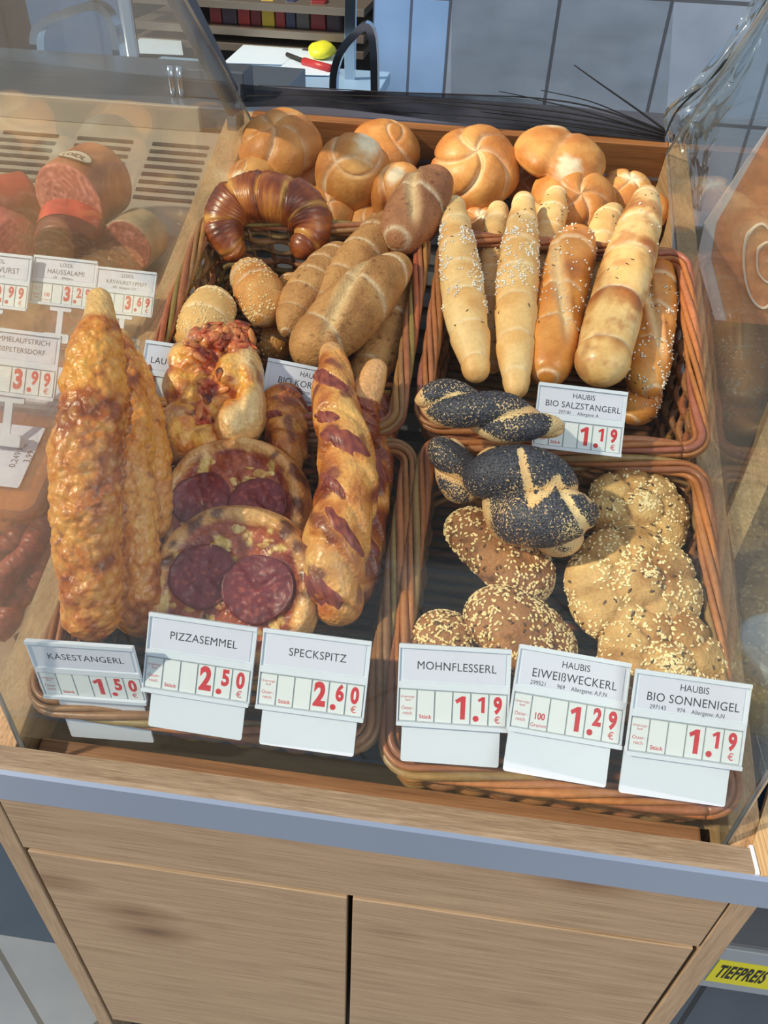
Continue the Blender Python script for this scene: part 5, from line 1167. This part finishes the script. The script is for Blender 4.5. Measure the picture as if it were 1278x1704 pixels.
V, F = lathe(jp, [(JR*1.003, .012), (JR*1.008, .014), (JR*1.008, .055), (JR*1.003, .057)]); lb_ = MB().add(V, F).build('green_label', plain('label_green', (58, 104, 74), .5), jr)
m = MB()
for k_ in range(7):
    V, F = lathe(jp, [(JR*1.010, .016+k_*.005), (JR*1.0105, .0166+k_*.005), (JR*1.010, .0172+k_*.005)]); m.add(V, F)
m.build('label_print', plain('label_line_white', (190, 210, 196), .5), lb_)
V, F = lathe(jp, [(JR*.95, .118), (JR*.97, .121), (JR*.97, .134), (JR*.93, .138), (JR*.80, .138), (JR*.78, .136), (0, .136)]); MB().add(V, F).build('lid', plain('grey_lid', (164, 172, 178), .35), jr)
# hanging orange pennant
PY = .80
pn = thing('hanging_pennant', 'orange pointed hanging sign with white border and loop emblem, right edge', 'sign', PL(1243, 712, 1, PY))
out = [PL(x, y, 1, PY) for x, y in ((1284, 205), (1172, 372), (1160, 430), (1243, 714), (1330, 560), (1420, 400), (1420, 190))]
MB().prism(out, (0, .003, 0)).build('board', plain('pennant_border', (212, 202, 206), .5), pn)
inn = [PL(x, y, 1, PY-.0006) for x, y in ((1290, 200), (1192, 372), (1184, 430), (1242, 662), (1322, 530), (1420, 380), (1420, 190))]
PO = plain('pennant_orange', (206, 132, 88), .5, 0, .4, .3, 500, .08)
MB().prism(inn, (0, .0005, 0)).build('orange_field', PO, pn)
m = MB(); em = [PL(x, y, 1, PY-.0012) for x, y in ((1292, 398), (1268, 372), (1244, 392), (1238, 440), (1248, 490), (1270, 512), (1296, 490))]
m.tube(catmull(em, 50), .0035, 8, flat=.3); em = [PL(x, y, 1, PY-.0012) for x, y in ((1296, 412), (1278, 402), (1262, 416), (1262, 452), (1280, 470), (1298, 452))]
m.tube(catmull(em, 40), .003, 8, flat=.3); m.build('loop_emblem', plain('emblem_pale', (226, 206, 190), .5), pn)
# crumpled clear bag hanging at the right rear corner
BAG = glassmat('clear_bag_film', .10, (190, 205, 205), .12, refl=2.2)
bg = thing('clear_bag', 'crumpled clear plastic film hanging at the right rear corner', 'plastic bag', PL(1160, 330, 1, .93))
m = MB(); V = []; F = []; n1, n2 = 40, 26
le = catmull([[1262, -20, 0], [1215, 60, 0], [1150, 140, 0], [1105, 190, 0], [1118, 250, 0], [1140, 330, 0], [1158, 350, 0]], n1)[:, :2]
ri = catmull([[1300, 0, 0], [1262, 80, 0], [1232, 150, 0], [1200, 210, 0], [1182, 260, 0], [1178, 300, 0], [1166, 352, 0]], n1)[:, :2]
for i in range(n1):
    for j in range(n2):
        q = j/(n2-1); x, y = le[i]*(1-q)+ri[i]*q; V.append(PL(x, y, 1, .92+.018*math.sin(q*9+i*.3)+.012*nz((i*.2, j*.3, 0), 1)))
F = [(i*n2+j, i*n2+j+1, (i+1)*n2+j+1, (i+1)*n2+j) for i in range(n1-1) for j in range(n2-1)]
m.add(V, F); m.build('film', BAG, bg)
m = MB(); m.tube(catmull([[*PL(x, y, 1, .915)] for x, y in ((1280, -10), (1240, 60), (1195, 118), (1130, 180), (1106, 226))], 40), .0014, 6); m.build('dark_cord', NETP, bg)

# price rail low on the right
pr = thing('price_rail_shelf', 'grey shelf with a yellow discount strip, low at the right edge', 'shelf', (.95, .2, .2))
SY = .12
def sp(x, y, yy=SY): return PL(x, y, 1, yy)
zt = sp(1240, 1585)[2]; zb = sp(1240, 1652)[2]
MB().box((.70, SY, zb), (.8, 0, 0), (0, .008, 0), (0, 0, zt-zb), .002).build('price_rail', plain('grey_rail', (168, 174, 178), .35), pr)
MB().box((.70, SY+.008, zt-.02), (.8, 0, 0), (0, .30, 0), (0, 0, .018), .002).build('shelf_board', plain('dark_grey_shelf', (120, 124, 128), .45), pr)
MB().box((.70, SY+.60, 0), (.8, 0, 0), (0, .02, 0), (0, 0, zb)).build('rear_board', plain('black_under', (30, 30, 34), .6), pr)
ya, yb = sp(1240, 1603)[2], sp(1240, 1640)[2]; xl, xr = sp(1180, 1620)[0], sp(1330, 1620)[0]
yl = MB().box((xl, SY-.001, yb), (xr-xl, 0, 0), (0, .001, 0), (0, 0, ya-yb)).build('yellow_strip', plain('label_yellow', (255, 240, 16), .45), pr)
V, F = text_geo('TIEFPREIS', (ya-yb)*.80, bold=(ya-yb)*.024, shear=.12, align='LEFT', space=1.12)
x0_ = sp(1189, 1620)[0]; tw = V[:, 0].max(); xs_ = (sp(1276, 1625)[0]-x0_)/tw
MB().add([(x0_+v[0]*xs_, SY-.0014, (ya+yb)/2+v[1]*1.0) for v in V], F, None, False).build('strip_lettering', INK, yl)

# left: dark blue cabinet under the sausage counter
bc = thing('blue_cabinet', 'dark slate blue cabinet under the sausage counter at the left edge', 'cabinet', (-.4, .4, 0))
MB().box((-.62, .17, 0), (.32, 0, 0), (0, .5, 0), (0, 0, .80), .002).build('door', plain('slate_blue', (52, 72, 92), .4), bc)
MB().box((-.298, .17, 0), (.278, 0, 0), (0, .5, 0), (0, 0, .80), .002).build('door', plain('slate_blue', (52, 72, 92), .4), bc)
